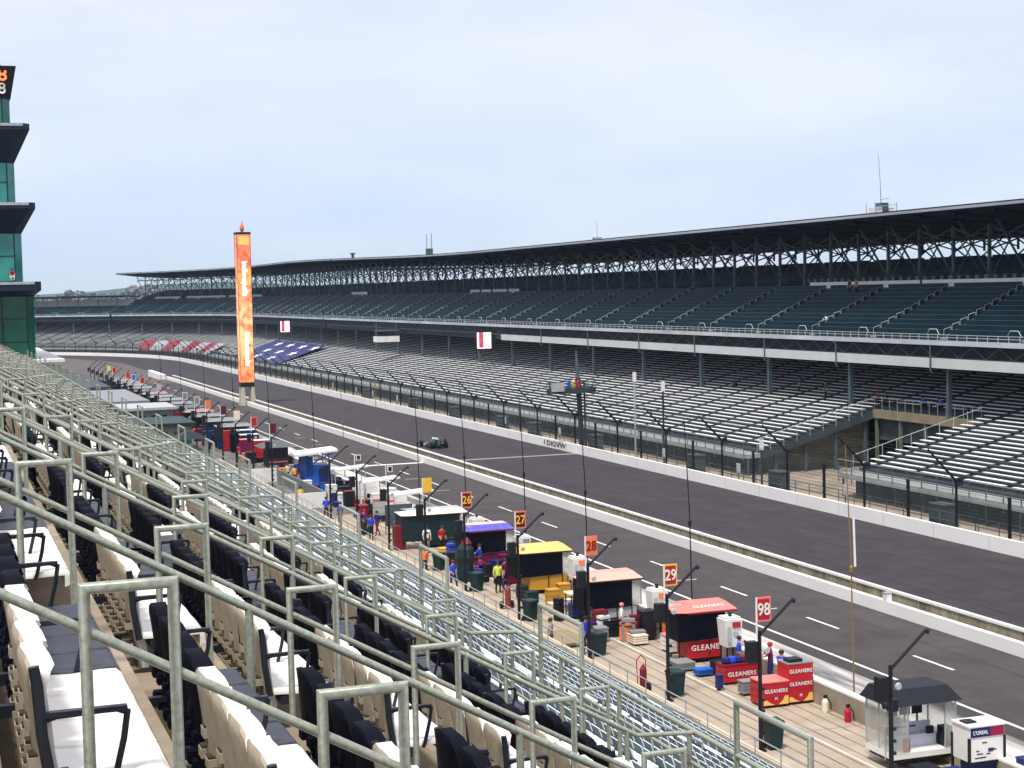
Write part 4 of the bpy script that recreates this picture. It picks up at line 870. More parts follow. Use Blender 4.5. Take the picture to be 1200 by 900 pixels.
# ================================================================== PEOPLE
def person_base(pose):
    J = {'pel': (0, 0, .95), 'chest': (0, .0, 1.32), 'neck': (0, .01, 1.5), 'head': (0, .03, 1.62), 'top': (0, .03, 1.74)}
    if pose == 'stand':
        J.update(hl=(-.09, 0, .90), kl=(-.11, .02, .50), al=(-.12, -.02, .09), tl=(-.13, .14, .04), hr=(.09, 0, .90), kr=(.11, .02, .50), ar=(.12, -.02, .09), tr=(.14, .14, .04),
                 sl=(-.19, 0, 1.42), el=(-.25, -.02, 1.13), wl=(-.24, .12, .90), fl=(-.23, .17, .82), sr=(.19, 0, 1.42), er=(.25, -.02, 1.13), wr=(.22, .14, .92), fr=(.21, .20, .85))
    elif pose == 'walk':
        J.update(hl=(-.09, 0, .90), kl=(-.10, .18, .52), al=(-.10, .24, .10), tl=(-.10, .40, .07), hr=(.09, 0, .90), kr=(.10, -.06, .48), ar=(.10, -.34, .14), tr=(.10, -.24, .03),
                 sl=(-.19, 0, 1.42), el=(-.24, -.14, 1.15), wl=(-.23, -.12, .90), fl=(-.22, -.08, .82), sr=(.19, 0, 1.42), er=(.24, .10, 1.15), wr=(.22, .30, 1.02), fr=(.21, .37, .98))
    elif pose == 'reach':
        J.update(hl=(-.09, 0, .90), kl=(-.13, .04, .50), al=(-.16, -.02, .09), tl=(-.18, .14, .04), hr=(.09, 0, .90), kr=(.12, .08, .50), ar=(.14, .02, .09), tr=(.16, .18, .04),
                 sl=(-.19, .04, 1.42), el=(-.25, .22, 1.22), wl=(-.16, .44, 1.18), fl=(-.13, .52, 1.18), sr=(.19, .04, 1.42), er=(.25, .22, 1.22), wr=(.16, .44, 1.15), fr=(.13, .52, 1.14))
    else:  # crouch / sit
        J.update(pel=(0, -.12, .42), chest=(0, .02, .76), neck=(0, .08, .93), head=(0, .13, 1.05), top=(0, .14, 1.16), hl=(-.10, -.12, .40), kl=(-.16, .30, .48), al=(-.15, .22, .09), tl=(-.16, .38, .04), hr=(.10, -.12, .40), kr=(.16, .30, .46), ar=(.15, .22, .09), tr=(.17, .38, .04),
                 sl=(-.19, .04, .86), el=(-.23, .22, .66), wl=(-.14, .40, .58), fl=(-.12, .48, .56), sr=(.19, .04, .86), er=(.23, .22, .66), wr=(.14, .40, .56), fr=(.12, .48, .52))
    E = [('pel', 'chest'), ('chest', 'neck'), ('neck', 'head'), ('head', 'top'), ('pel', 'hl'), ('hl', 'kl'), ('kl', 'al'), ('al', 'tl'), ('pel', 'hr'), ('hr', 'kr'), ('kr', 'ar'), ('ar', 'tr'),
         ('chest', 'sl'), ('sl', 'el'), ('el', 'wl'), ('wl', 'fl'), ('chest', 'sr'), ('sr', 'er'), ('er', 'wr'), ('wr', 'fr')]
    RD = dict(pel=.15, chest=.165, neck=.062, head=.098, top=.07, hl=.105, hr=.105, kl=.068, kr=.068, al=.05, ar=.05, tl=.04, tr=.04, sl=.075, sr=.075, el=.05, er=.05, wl=.034, wr=.034, fl=.036, fr=.036)
    names = list(J); me = bpy.data.meshes.new('p'); me.from_pydata([J[n] for n in names], [(names.index(a), names.index(b)) for a, b in E], [])
    o = bpy.data.objects.new('p', me); COL.objects.link(o); o.modifiers.new('s', 'SKIN'); o.modifiers.new('u', 'SUBSURF').levels = 1
    sv = me.skin_vertices[0].data
    for i, n in enumerate(names): r = RD[n]; sv[i].radius = (r * (1.15 if n in ('chest', 'pel') else 1), r * (.8 if n in ('chest', 'pel') else 1)); sv[i].use_root = n == 'pel'
    dg = bpy.context.evaluated_depsgraph_get(); m = bpy.data.meshes.new_from_object(o.evaluated_get(dg)); bpy.data.objects.remove(o)
    # zones: 0 skin 1 shirt 2 trousers 3 shoes, by the nearest limb
    import itertools
    zone = {('pel', 'chest'): 1, ('chest', 'neck'): 1, ('neck', 'head'): 0, ('head', 'top'): 0, ('wl', 'fl'): 0, ('wr', 'fr'): 0, ('al', 'tl'): 3, ('ar', 'tr'): 3, ('el', 'wl'): 0, ('er', 'wr'): 0}
    segs_ = [(Vector(J[a]), Vector(J[b]), zone.get((a, b), 1 if a in ('chest', 'sl', 'sr') else 2)) for a, b in E]
    z = []
    for p in m.polygons:
        c = p.center; best = (9, 0)
        for a, b, q in segs_:
            d = b - a; t_ = max(0, min(1, (c - a).dot(d) / d.length_squared)); dd = (c - a - d * t_).length
            if dd < best[0]: best = (dd, q)
        z.append(best[1])
    vs = [tuple(v.co) for v in m.vertices]; fs = [tuple(p.vertices) for p in m.polygons]; bpy.data.meshes.remove(m)
    # small face: nose, eyes
    h = Vector(J['head']); 
    nb = len(vs); nose = [(h.x - .014, h.y + .088, h.z), (h.x + .014, h.y + .088, h.z), (h.x, h.y + .12, h.z - .006), (h.x, h.y + .088, h.z + .035)]
    vs += nose; fs += [(nb, nb + 1, nb + 2), (nb + 1, nb + 3, nb + 2), (nb + 3, nb, nb + 2)]; z += [0, 0, 0]
    hair = MB(); hair.lathe([(.105, .0), (.118, .05), (.105, .10), (.06, .135), (.01, .145)], cx=h.x, cy=h.y - .018, cz=h.z + .005, n=10)
    return vs, fs, z, hair
PB = {}
SHOE = flat('shoe_black', (0.01, 0.01, 0.01))
def person(x, y, z, shirt, pants, pose, rz, label, cap=None, group=None):
    if pose not in PB: PB[pose] = person_base(pose)
    vs, fs, zz, hair = PB[pose]; key = (pose, shirt.name, pants.name)
    if key not in PB:
        me = bpy.data.meshes.new('person'); me.from_pydata(vs, [], fs)
        for q in (SKIN, shirt, pants, SHOE): me.materials.append(q)
        me.polygons.foreach_set('material_index', zz); me.polygons.foreach_set('use_smooth', [True] * len(fs)); PB[key] = me
    o = inst('person', PB[key], None, (x, y, z), R(rz)); tag(o, label, 'person', group)
    hm = cap or flat('dark_hair', (0.03, 0.02, 0.015)); k2 = (pose, 'hair', hm.name)
    if k2 not in PB: PB[k2] = hair.mesh('hair', hm, True)
    inst('hair' if not cap else 'cap', PB[k2], o); return o
KP = BLACK
person(26.6, 127.1, 0, YEL, KP, 'stand', 200, 'person in yellow top and dark trousers by the white barrier end')
person(26.9, 119.5, 0, ROYAL, KP, 'stand', 160, 'person in blue shirt by the fence, nearer than the yellow top')
person(27.0, 115.5, 0, ROYAL, NAVY, 'stand', 30, 'person in royal blue shirt behind the tall dark pole')
person(27.2, 110.6, 0, BLACK, KP, 'walk', 190, 'person all in black with yellow patch walking the pit lane', cap=MAG)
person(27.7, 111.3, 0, flat('purple_cloth', (.12, .03, .30)), DRED, 'stand', 220, 'person in purple shirt beside the one in black', cap=RED)
person(27.4, 108.2, 0, ROYAL, KP, 'stand', 20, 'person in blue shirt and black trousers beside the grey screen')
person(28.3, 110.0, 0, NAVY, DRED, 'walk', 120, 'person in dark red trousers just behind the blue shirt')
person(26.7, 93.0, 0, ORANGE, KP, 'stand', 170, 'person in long orange coat standing by the pit fence')
person(26.8, 87.6, 0, ROYAL, NAVY, 'walk', 200, 'person in bright blue shirt walking beside the pit fence', cap=DRED)
person(28.9, 86.0, 0, LIME, KP, 'stand', 180, 'person in lime vest and black trousers facing the stand')
person(29.6, 86.8, 0, MAG, NAVY, 'stand', 200, 'person in magenta and navy beside the lime vest')
person(30.0, 92.5, 0, ROYAL, NAVY, 'reach', 60, 'crew person in royal blue working at the magenta cart')
person(29.7, 91.4, 0, MAG, ROYAL, 'crouch', 30, 'crew person in magenta top crouching at the magenta cart')
person(27.6, 69.7, 0, ROYAL, NAVY, 'stand', 190, 'person in royal blue shirt by the raised gate of the stand')
person(26.0, 70.0, 0, GREY, KP, 'stand', 60, 'person in grey leaning near the fence below the royal blue shirt')
person(30.3, 71.9, 0, WHITE, KP, 'stand', 250, 'crew person in white and salmon by the tall black case', cap=PINK)
person(29.9, 72.9, 0, WHITE, CREAM, 'crouch', 140, 'crew person in white crouching by the tall black case')
person(32.5, 61.2, 0, MAG, NAVY, 'reach', 70, 'crew person in magenta behind the long red cart', cap=RED)
person(31.9, 62.9, 0, ROYAL, KP, 'stand', 240, 'crew person in blue standing behind the long red cart')
person(32.2, 59.7, 0, ROYAL, KP, 'reach', 300, 'crew person in blue beside the tall red cabinet')
person(28.8, 144.0, 0, YEL, KP, 'stand', 100, 'person in bright yellow coat left of the blue booth', group=None)
person(29.3, 145.2, 0, CREAM, KP, 'stand', 200, 'person in pale yellow shirt beside the bright yellow coat')
person(29.5, 143.0, 0, YEL, DRED, 'walk', 140, 'person in yellow top and dark red trousers against the blue booth')
person(30.2, 100.9, 0, RED, KP, 'stand', 200, 'crew person in red at the yellow trimmed equipment')
person(29.3, 101.3, 0, WHITE, GREY, 'stand', 170, 'person in white next to the black pole near the yellow equipment')
person(86.1, 144.5, 15.3, BLACK, KP, 'stand', 90, 'dark dressed person standing high in the upper deck aisle')
person(86.1, 143.2, 15.3, flat('tan_cloth', (.3, .16, .08)), KP, 'stand', 90, 'tan dressed person beside the dark one high in the upper deck')
person(81.3, 140.8, 12.5, WHITE, KP, 'crouch', 90, 'person in white sitting low in the upper deck aisle')
for i, (x, y) in enumerate(((80.2, 158), (80.6, 145), (80.0, 138.8), (80.3, 130), (80.3, 128.6), (80.1, 122.4), (80.1, 119.9))):
    person(x, y, LOW(x), (BLACK, NAVY, BLACK, DRED, BLACK, ROYAL, ROYAL)[i], KP, 'stand' if i in (1, 2) else 'crouch', 90, '%s person in the far lower stand at the shade line, %s from the left' % (('dark standing' if i in (1, 2) else 'seated'), nth(i)), group='people in the far lower stand')
person(7.0, 158.6, 18.5, RED, WHITE, 'crouch', 200, 'person in red on the control tower balcony', cap=BLACK)
person(33.4, 55.2, 0.0, WHITE, RED, 'stand', 0, 'person hidden to the waist behind the pit wall in white') if False else None
# ================================================================== PIT LANE
def digits(p, t_, fg, w_=.62, h=.86, x=.13, z=5.12):
    if t_: text(t_, h * .72, fg, p, (x, -.045, z - .02), name='number', sx=.82)
def pit_pole(y, t_='', bg=None, bd=None, fg=None, x=27.4, lab=''):
    e = empty('pit_pole', (x, y, 0), lab, 'pole', 'black poles with angled booms along the pit lane')
    MB().tube([(0, 0, 0), (0, 0, 4.35)], [.085, .07], 8).box(-.16, .16, -.16, .16, 0, .05).build('pole', BLACK, e)
    MB().tube([(0, 0, 4.2), (1.32, 0, 5.36)], .055, 7).tube([(1.32, 0, 5.36), (1.42, 0, 5.30)], .085, 6).build('boom', BLACK, e)
    MB().box(-.52, -.14, -.16, .16, 3.25, 4.0).box(-.14, 0, -.04, .04, 3.8, 3.88).build('signal_box', BLACK, e)
    MB().lathe([(.10, -.06), (.13, 0), (.10, .05)], cx=.28, cz=3.62, n=10, axis='y').build('lamp', LGREY, e)
    b = MB()
    for z in (.6, 1.0, 1.4, 1.8, 2.2): b.box(.07, .17, -.05, .05, z, z + .1)
    b.build('bracket', IRON, e)
    if bg:
        MB().bar((-.12, -.02, 4.2), (-.12, -.02, 5.56), .05).build('sign_post', WHITE, e)
        if not t_ and bg is BLACK:
            s = MB().box(.0, .34, -.02, .02, 5.1, 5.5).build('number_board', bd, e); MB().box(.06, .28, -.03, -.021, 5.16, 5.44).build('board_face', bg, s); return e
        s = MB().box(-.12, .46, -.02, .02, 4.68, 5.56).build('number_board', bd or bg, e); MB().box(-.06, .40, -.03, -.021, 4.75, 5.49).build('board_face', bg, s)
        digits(s, t_, fg, x=.17)
    return e
CR = flat('dark_maroon_board', (0.10, 0.008, 0.010))
NW = {'98': 'ninety-eight in white on red', '29': 'twenty-nine on yellow edged red', '28': 'twenty-eight on orange', '27': 'twenty-seven on maroon', '26': 'twenty-six on maroon', '1': 'a single digit on yellow'}
PP = {52.4: ('98', RED, PINK, WHITE), 60.3: ('29', RED, YEL, WHITE), 68.8: ('28', ORANGE, PINK, DRED), 78.3: ('27', CR, PINK, YEL), 87.2: ('26', CR, PINK, YEL), 95.0: ('', YEL, YEL, DRED), 103.5: ('', BLACK, WHITE, WHITE), 111.9: ('', BLACK, WHITE, WHITE)}
for y, (t_, bg, bd, fg) in PP.items(): pit_pole(y, t_, bg, bd, fg, lab='black pit pole with %s' % (('a board reading ' + NW[t_]) if t_ else 'a plain yellow board' if y == 95.0 else ('a small dark board behind the grey screen' if y > 110 else 'a small dark board by the maroon cabinet')))
pit_pole(45.9, lab='nearest black pit pole without board in front of the clear sided booth', x=28.7)
pit_pole(120.2, lab='black pit pole without board in front of the blue booth')
FARS = {142.6: (CR, MAG), 151.5: (RED, PINK), 160.6: (CREAM, CREAM), 168.6: (CR, CR), 178.5: (ORANGE, ORANGE), 186.3: (GREY, WHITE), 195.7: (GREY, WHITE), 218.9: (LGREY, PINK), 237.4: (RED, PINK), 247.8: (BLUE, WHITE), 255.7: (RED, ORANGE), 275.7: (RED, ORANGE), 283.9: (LIME, YEL)}
names_ = ['dark red', 'red', 'cream', 'dark maroon', 'orange', 'grey ringed', 'grey ringed', 'pale pink', 'red', 'blue', 'red and orange', 'red and orange', 'lime yellow']
for i, (y, (a, b)) in enumerate(FARS.items()): pit_pole(y, '', a, b, lab='far pit pole carrying a %s board, %s such board beyond the blue booth' % (names_[i], nth(i)))
for i, y in enumerate((207, 228, 265, 293, 301, 309, 317)): pit_pole(y, lab='bare far pit pole with angled boom, %s bare one beyond the blue booth' % nth(i))
for i, y in enumerate((59.6, 70.8, 84.1, 94.1, 106.0, 117.4, 129, 141, 153, 175, 197, 219, 241, 263)):
    m_ = WOOD if y in (59.6, 129, 141) else BLACK
    p = empty('slender_mast', (33.5, y if y > 60 else 56.2, 0), '%s thin tall mast rising from the pit wall, %s from the near end' % ('yellow brown' if m_ is WOOD else 'black', nth(i)), 'mast', 'thin masts along the pit wall')
    MB().tube([(0, 0, 0), (-.08, 0, 6), (-.28, 0, 10.4)], [.04, .032, .02], 6).build('mast', m_, p, True)
    MB().lathe([(.03, 0), (.09, .1), (.09, .3), (.03, .4)], cz=5.3, cx=-.07, n=7).build('clamp', m_, p)
def wheelie(x, y, m_=GREEN, lab='', rz=0):
    e = empty('wheeled_bin', (x, y, 0), lab, 'bin', 'dark wheeled bins along the pit lane', R(rz))
    MB().hexa([(-.24, -.22, .06), (.24, -.22, .06), (.24, .22, .06), (-.24, .22, .06)], [(-.31, -.28, .98), (.31, -.28, .98), (.31, .30, .98), (-.31, .30, .98)]).build('body', m_, e)
    MB().hexa([(-.33, -.31, .98), (.33, -.31, .98), (.33, .34, .98), (-.33, .34, .98)], [(-.30, -.28, 1.06), (.30, -.28, 1.06), (.30, .30, 1.08), (-.30, .30, 1.08)]).build('lid', m_, e)
    for s in (-.24, .24): MB().lathe([(.12, -.03), (.12, .03)], cx=s, cy=.26, cz=.12, n=10, axis='x').build('wheel', RUBBER, e)
for i, (x, y) in enumerate(((27.95, 52.5), (28.0, 60.9), (28.0, 69.2), (27.9, 78.0), (28.0, 87.0), (28.1, 94.6), (27.9, 111.3))):
    wheelie(x, y, GREEN, 'dark wheeled bin below the pit pole with %s' % (('board ninety-eight', 'board twenty-nine', 'board twenty-eight', 'board twenty-seven', 'board twenty-six', 'the yellow board', 'a small dark board')[i]), 8 * i)
def lettering_face(p, t_, size, m_, x, y, z): return text(t_, size, m_, p, (x, y, z))
def canopy_cart(x0, x1, y0, y1, low, scr, roofm, roof2, lab, words='', rw='', zs=1.0, zt=2.3, zr=2.55, left=.5, clear=True, cat='pit cart'):
    e = empty('pit_cart', (x0, y0, 0), lab, cat, 'canopied pit carts'); W = x1 - x0; D = y1 - y0
    MB().box(0, W, 0, D, .22, zs).build('cabinet', low, e)
    b = MB().box(.05, W - .05, .05, D - .05, .12, .22)
    b.build('chassis', BLACK, e)
    for sx in (.25, W - .25):
        for sy in (.15, D - .15): MB().lathe([(.13, -.05), (.13, .05)], cx=sx, cy=sy, cz=.13, n=10, axis='x').build('wheel', RUBBER, e)
    MB().hexa([(-left, -.12, zs + .02), (W * .86, -.06, zs + .06), (W * .86, -.02, zs + .06), (-left, -.08, zs + .02)], [(-left, -.12, zt), (W * .86, -.06, zt), (W * .86, -.02, zt), (-left, -.08, zt)]).build('front_curtain', scr, e)
    MB().hexa([(-left, -.12, zs + .02), (-left + .04, -.12, zs + .02), (-left + .04, D + .1, zs + .02), (-left, D + .1, zs + .02)], [(-left, -.12, zt), (-left + .04, -.12, zt), (-left + .04, D + .1, zt), (-left, D + .1, zt)]).build('side_curtain', scr, e)
    if clear: MB().box(W * .88, W + .25, -.06, -.04, zs + .1, zt).box(W + .22, W + .25, -.04, D, zs, zt).build('clear_curtain', GLASS, e)
    b = MB()
    for px in (-left + .05, W * .5, W * .87, W + .22): b.bar((px, 0, .3), (px, 0, zt), .05); b.bar((px, D, .3), (px, D, zr - .1), .05)
    b.build('frame', BLACK, e)
    for (sx, sy) in ((W * .3, D * .5), (W * .7, D * .5)): MB().box(sx - .3, sx + .3, sy, sy + .08, zs + .25, zs + .75).bar((sx, sy + .04, zs), (sx, sy + .04, zs + .3), .08).build('monitor', BLACK, e)
    r_ = MB(); a = (-left - .12, -.22); c_ = (W + .3, D - .05); ym = D * .45
    r_.use(roofm).hexa([(a[0] + .5, a[1], zt), (c_[0] - .05, a[1], zt), (c_[0] - .25, ym, zr), (a[0] + .75, ym, zr)], [(a[0] + .5, a[1], zt + .03), (c_[0] - .05, a[1], zt + .03), (c_[0] - .25, ym, zr + .03), (a[0] + .75, ym, zr + .03)])
    r_.use(roof2).hexa([(a[0] + .75, ym, zr + .001), (c_[0] - .25, ym, zr + .001), (c_[0] - .3, c_[1], zr + .04), (a[0] + .45, c_[1], zr + .04)], [(a[0] + .75, ym, zr + .031), (c_[0] - .25, ym, zr + .031), (c_[0] - .3, c_[1], zr + .07), (a[0] + .45, c_[1], zr + .07)])
    r_.use(roofm).hexa([(a[0], a[1] + .1, zt + .02), (a[0] + .5, a[1], zt + .001), (a[0] + .75, ym, zr - .004), (a[0], c_[1] - .1, zt + .1)], [(a[0], a[1] + .1, zt + .05), (a[0] + .5, a[1], zt + .029), (a[0] + .75, ym, zr + .026), (a[0], c_[1] - .1, zt + .13)])
    rf = r_.build('canopy', None, e)
    MB().box(a[0] + .5, c_[0] - .05, a[1] - .005, a[1] + .03, zt - .07, zt).build('valance', DRED if low in (RED, MAG) else BLACK, e)
    if words: text(words, .34, WHITE, e, (W * .5, -.02, (zs + .22) / 2 + .06), spacing=1.15)
    if rw: an = math.atan2(zr - zt, ym - a[1]); text(rw, .30, WHITE, rf, (W * .52, (a[1] + ym) / 2, (zt + zr) / 2 + .055), (an, 0, 0), spacing=1.1)
    return e
def fuel_tank(x, y, lab, red=RED):
    e = empty('fuel_tank', (x, y, 0), lab, 'fuel tank', 'white fuel tanks on stands by the pit wall')
    MB().hexa([(-.32, -.3, 1.0), (.36, -.3, 1.0), (.36, .4, 1.0), (-.32, .4, 1.0)], [(-.42, -.36, 2.2), (.42, -.36, 2.2), (.42, .45, 2.2), (-.42, .45, 2.2)]).box(-.36, .36, -.3, .4, 2.2, 2.3).build('tank', WHITE, e)
    b = MB()
    for q in ((-.28, -.25), (.3, -.25), (-.28, .35), (.3, .35)): b.bar((q[0], q[1], 0), (q[0], q[1], 1.0), .06)
    b.bar((-.28, -.25, .4), (.3, -.25, .4), .05); b.build('stand', BLACK, e)
    MB().box(-.06, .32, -.385, -.375, 1.85, 2.1).build('warning_label', red, e)
    MB().box(-.30, -.12, -.37, -.36, 1.2, 1.9).box(-.02, .22, -.368, -.36, 1.5, 1.68).build('marking', LGREY, e)
    MB().lathe([(.08, 0), (.08, .12), (.12, .14), (.12, .2)], cz=2.3, n=8).build('cap', IRON, e)
    b = MB().tube([(.3, .1, 1.0), (.5, .0, .6), (.7, -.2, .9), (.8, .2, 1.1)], .05, 6); b.build('hose', BLACK, e)
def cabinet(x0, x1, y0, y1, h, m_, lab, name='tool_cabinet', top=None, words=None, chev=False, cat='cabinet', group=None, drawers=2):
    e = empty(name, (x0, y0, 0), lab, cat, group); W = x1 - x0; D = y1 - y0
    MB().box(0, W, 0, D, .10, h).build('body', m_, e); MB().box(-.02, W + .02, -.02, D + .02, h, h + .05).build('top', top or m_, e)
    for sx in (.12, W - .12):
        for sy in (.1, D - .1): MB().lathe([(.06, -.03), (.06, .03)], cx=sx, cy=sy, cz=.06, n=8, axis='x').build('castor', RUBBER, e)
    b = MB()
    for i in range(drawers): z = .12 + (h - .15) * (i + 1) / (drawers + 1); b.box(.02, W - .02, -.006, -.001, z, z + .012)
    for i in range(drawers + 1): z = .12 + (h - .15) * (i + .8) / (drawers + 1); b.box(-.008, -.001, .1, D - .1, z, z + .015)
    b.build('drawer_gap', BLACK, e)
    for i, (wd, z) in enumerate(words or []): text(wd, .2 if W < 1.4 else .26, WHITE, e, (W / 2, -.012, z), spacing=1.1)
    if chev:
        z0 = .18; b = MB()
        b.use(PEACH).prism([(.02, .12), (.45 * W, .12), (.28 * W, .2), (.14 * W, .32), (.02, .32)], -.014, -.004); b.prism([(.98 * W, .12), (.60 * W, .12), (.76 * W, .26), (.84 * W, .44), (.98 * W, .44)], -.014, -.004)
        b.build('chevron', None, e); text('H', .16, WHITE, e, (W / 2, -.012, .36))
    return e
# --- stall with the clear sided booth
e = empty('clear_sided_booth', (30.2, 48.2, 0.25), 'black roofed booth with clear plastic sides and white counter', 'booth')
MB().box(0, 2.55, 0, 1.75, .18, .38).build('floor', WHITE, e); MB().box(.1, 2.45, .1, 1.65, .05, .18).build('chassis', BLACK, e)
MB().box(.45, 2.1, .95, 1.0, .38, 1.15).box(.45, 2.1, .60, .95, .38, .80).build('counter', mat('pale_lilac_panel', (.62, .63, .74), .5, var=.05), e)
b = MB()
for q in ((.03, .03), (.62, .03), (2.1, .03), (2.52, .03), (.03, 1.72), (2.52, 1.72), (.03, .9)): b.bar((q[0], q[1], .38), (q[0], q[1], 2.05), .045)
b.build('frame', GALV, e)
MB().box(.0, .02, .04, 1.7, .4, 2.03).box(2.54, 2.56, .04, 1.7, .4, 2.03).box(2.12, 2.5, -.02, .0, .4, 2.03).box(.05, .6, -.02, 0, .4, 2.03).box(.0, 2.5, 1.74, 1.76, .4, 2.03).build('clear_curtain', GLASS, e)
MB().hexa([(-.15, -.15, 2.03), (2.7, -.15, 2.03), (2.7, 1.9, 2.03), (-.15, 1.9, 2.03)], [(.05, .35, 2.5), (2.4, .35, 2.5), (2.4, 1.6, 2.5), (.05, 1.6, 2.5)]).build('canopy', BLACK, e)
for x in (.75, 1.25, 1.75): MB().box(x - .2, x + .2, 1.2, 1.25, 1.35, 1.75).bar((x, 1.22, .4), (x, 1.22, 1.4), .05).build('monitor', BLACK, e)
MB().box(2.15, 2.5, .1, .6, .38, 1.05).build('black_case', BLACK, e); MB().box(.5, .7, .05, .2, .4, .85).build('red_case', RED, e)
MB().box(1.7, 1.95, .5, .62, .80, 1.05).build('laptop', BLACK, e); text('DALLARA', .001, BLACK, e, (1, 1, .5)) if False else None
MB().box(.75, 1.15, .938, .949, .98, 1.03).box(1.2, 1.5, .938, .949, .98, 1.03).build('panel_stripe', NAVY, e)
MB().box(-.25, .05, -.3, 0, 1.95, 2.35).tube([(-.45, -.15, 2.15), (-.25, -.15, 2.15)], .12, 8).build('floodlight', BLACK, e)
b = MB().tube([(-.05, -.02, .1), (-.05, -.02, 1.2), (-.05, .4, 1.3), (-.05, .4, .1)], .02, 6); b.build('step_rail', GALV, e)
# --- white panelled cart with navy and red header
e = empty('white_timing_cart', (31.45, 45.6, 0), 'white boxed cart with navy and red header by the frame corner', 'pit cart')
MB().box(0, 1.35, 0, .95, .9, 2.05).build('box', WHITE, e); MB().box(-.04, 1.39, -.05, 1.0, 2.05, 2.1).build('lid', WHITE, e)
MB().box(.05, .80, -.03, -.004, 1.72, 2.02).build('navy_header', NAVY, e); MB().box(.80, 1.32, -.03, -.004, 1.72, 2.02).build('red_header', flat('header_red', (.30, .01, .05)), e)
text("L'OREAL", .17, WHITE, e, (.42, -.04, 1.86), sx=.9)
b = MB()
for i in range(9): x = .08 + random.random() * .7; z = 1.0 + random.random() * .55; b.box(x, x + random.uniform(.08, .35), -.012, -.003, z, z + .035)
b.build('small_marking', NAVY, e)
b = MB()
for q in ((0, 0), (1.35, 0), (0, .95), (1.35, .95)): b.bar((q[0], q[1], .0), (q[0], q[1], 1.7), .08)
b.bar((0, 0, .45), (1.35, 0, .45), .06).bar((0, 0, .85), (1.35, 0, .85), .06); b.build('frame', BLACK, e)
MB().box(.2, 1.2, .1, .8, .15, .8).build('generator', NAVY, e); MB().box(.1, .5, .3, .7, 2.1, 2.16).build('vent', BLACK, e)
cabinet(33.0 - .25, 33.0 + .75, 43.6, 44.9, 1.1, BLUE if False else NAVY, 'navy blue equipment trolley right of the white boxed cart')
cabinet(29.9, 30.6, 46.0, 46.7, .7, BLACK, 'low black case below the booth'); cabinet(30.7, 31.3, 45.5, 46.1, .65, NAVY, 'low navy case beside the white boxed cart')
# --- stall 98
GR = 'red lettered cabinets'
cabinet(30.25, 31.38, 57.6, 58.7, 1.0, RED, 'low red lettered cabinet with orange chevrons and pale top', top=PINK, words=[('GLEANERS', .66)], chev=True)
e = cabinet(31.42, 32.53, 57.7, 58.6, 1.62, RED, 'tall red cabinet lettered twice, against the pit wall', top=GREY, words=[('GLEANERS', 1.33), ('GLEANERS', .82)], chev=True, drawers=1)
MB().box(.1, .7, .1, .6, 1.67, 1.8).build('case_on_top', BLACK, e)
b = MB(); b.hexa([(32.1, 58.75, 0), (32.5, 58.75, 0), (32.5, 59.2, 0), (32.1, 59.2, 0)], [(32.2, 58.8, .6), (32.5, 58.8, .75), (32.5, 59.15, .75), (32.2, 59.15, .6)]); 
e = cabinet(30.6, 32.25, 61.7, 62.5, .78, RED, 'long red cart loaded with blue gear and lettered in white', words=[('GLEANERS', .42)], top=DRED)
for i in range(5): MB().lathe([(.16, 0), (.2, .1), (.17, .25), (.06, .3)], cx=.25 + i * .28, cy=.35, cz=.83, n=9).build('helmet', (NAVY, ROYAL, NAVY, DRED, ROYAL)[i], e)
cabinet(30.45, 30.95, 59.7, 60.2, .55, GREY, 'small grey cooler in front of the long red cart'); cabinet(31.1, 31.7, 59.5, 60.05, .5, BLACK, 'small black crate beside the grey cooler')
cabinet(29.9, 30.15, 60.9, 61.15, .62, NAVY, 'slim navy canister with white band by the crates', drawers=0)
canopy_cart(30.95, 33.0, 65.9, 67.1, RED, TINT, PINK, PINK, 'red canopied cart lettered in white with washed red canopy', 'GLEANERS', 'GLEANERS')
cabinet(29.8, 30.65, 64.6, 65.5, .35, GREY, 'flat grey pallet box left of the red lettered cart'); cabinet(30.2, 30.9, 63.4, 63.9, .28, BLUE, 'blue tub on the ground before the red lettered cart'); cabinet(31.0, 31.9, 63.0, 63.9, .55, BLACK, 'black wheeled trunk before the red lettered cart')
fuel_tank(32.25, 64.4, 'white fuel tank just right of the red lettered cart')
def hand_truck(x, y, m_, lab, load=DRED):
    e = empty('hand_truck', (x, y, 0), lab, 'hand truck'); b = MB()
    for s in (-.2, .2): b.tube([(s, 0, .15), (s, .1, 1.35)], .025, 6)
    b.tube([(-.2, .1, 1.35), (0, .12, 1.55), (.2, .1, 1.35)], .025, 6); b.box(-.22, .22, -.22, 0, .1, .13); b.build('frame', m_, e)
    for s in (-.3, .3): MB().lathe([(.2, -.05), (.2, .05)], cx=s, cy=.05, cz=.2, n=12, axis='x').build('wheel', RUBBER, e)
    MB().lathe([(.14, .12), (.15, .2), (.15, 1.0), (.08, 1.12), (.04, 1.2)], cy=-.1, n=10).build('cylinder', load, e)
hand_truck(27.0, 62.0, RED, 'red hand truck with gas bottle by the pole with board twenty-nine'); hand_truck(27.9, 81.6, DRED, 'dark red gas bottle trolley on the pit lane before board twenty-seven', flat('rust_red_bottle', (.22, .05, .03)))
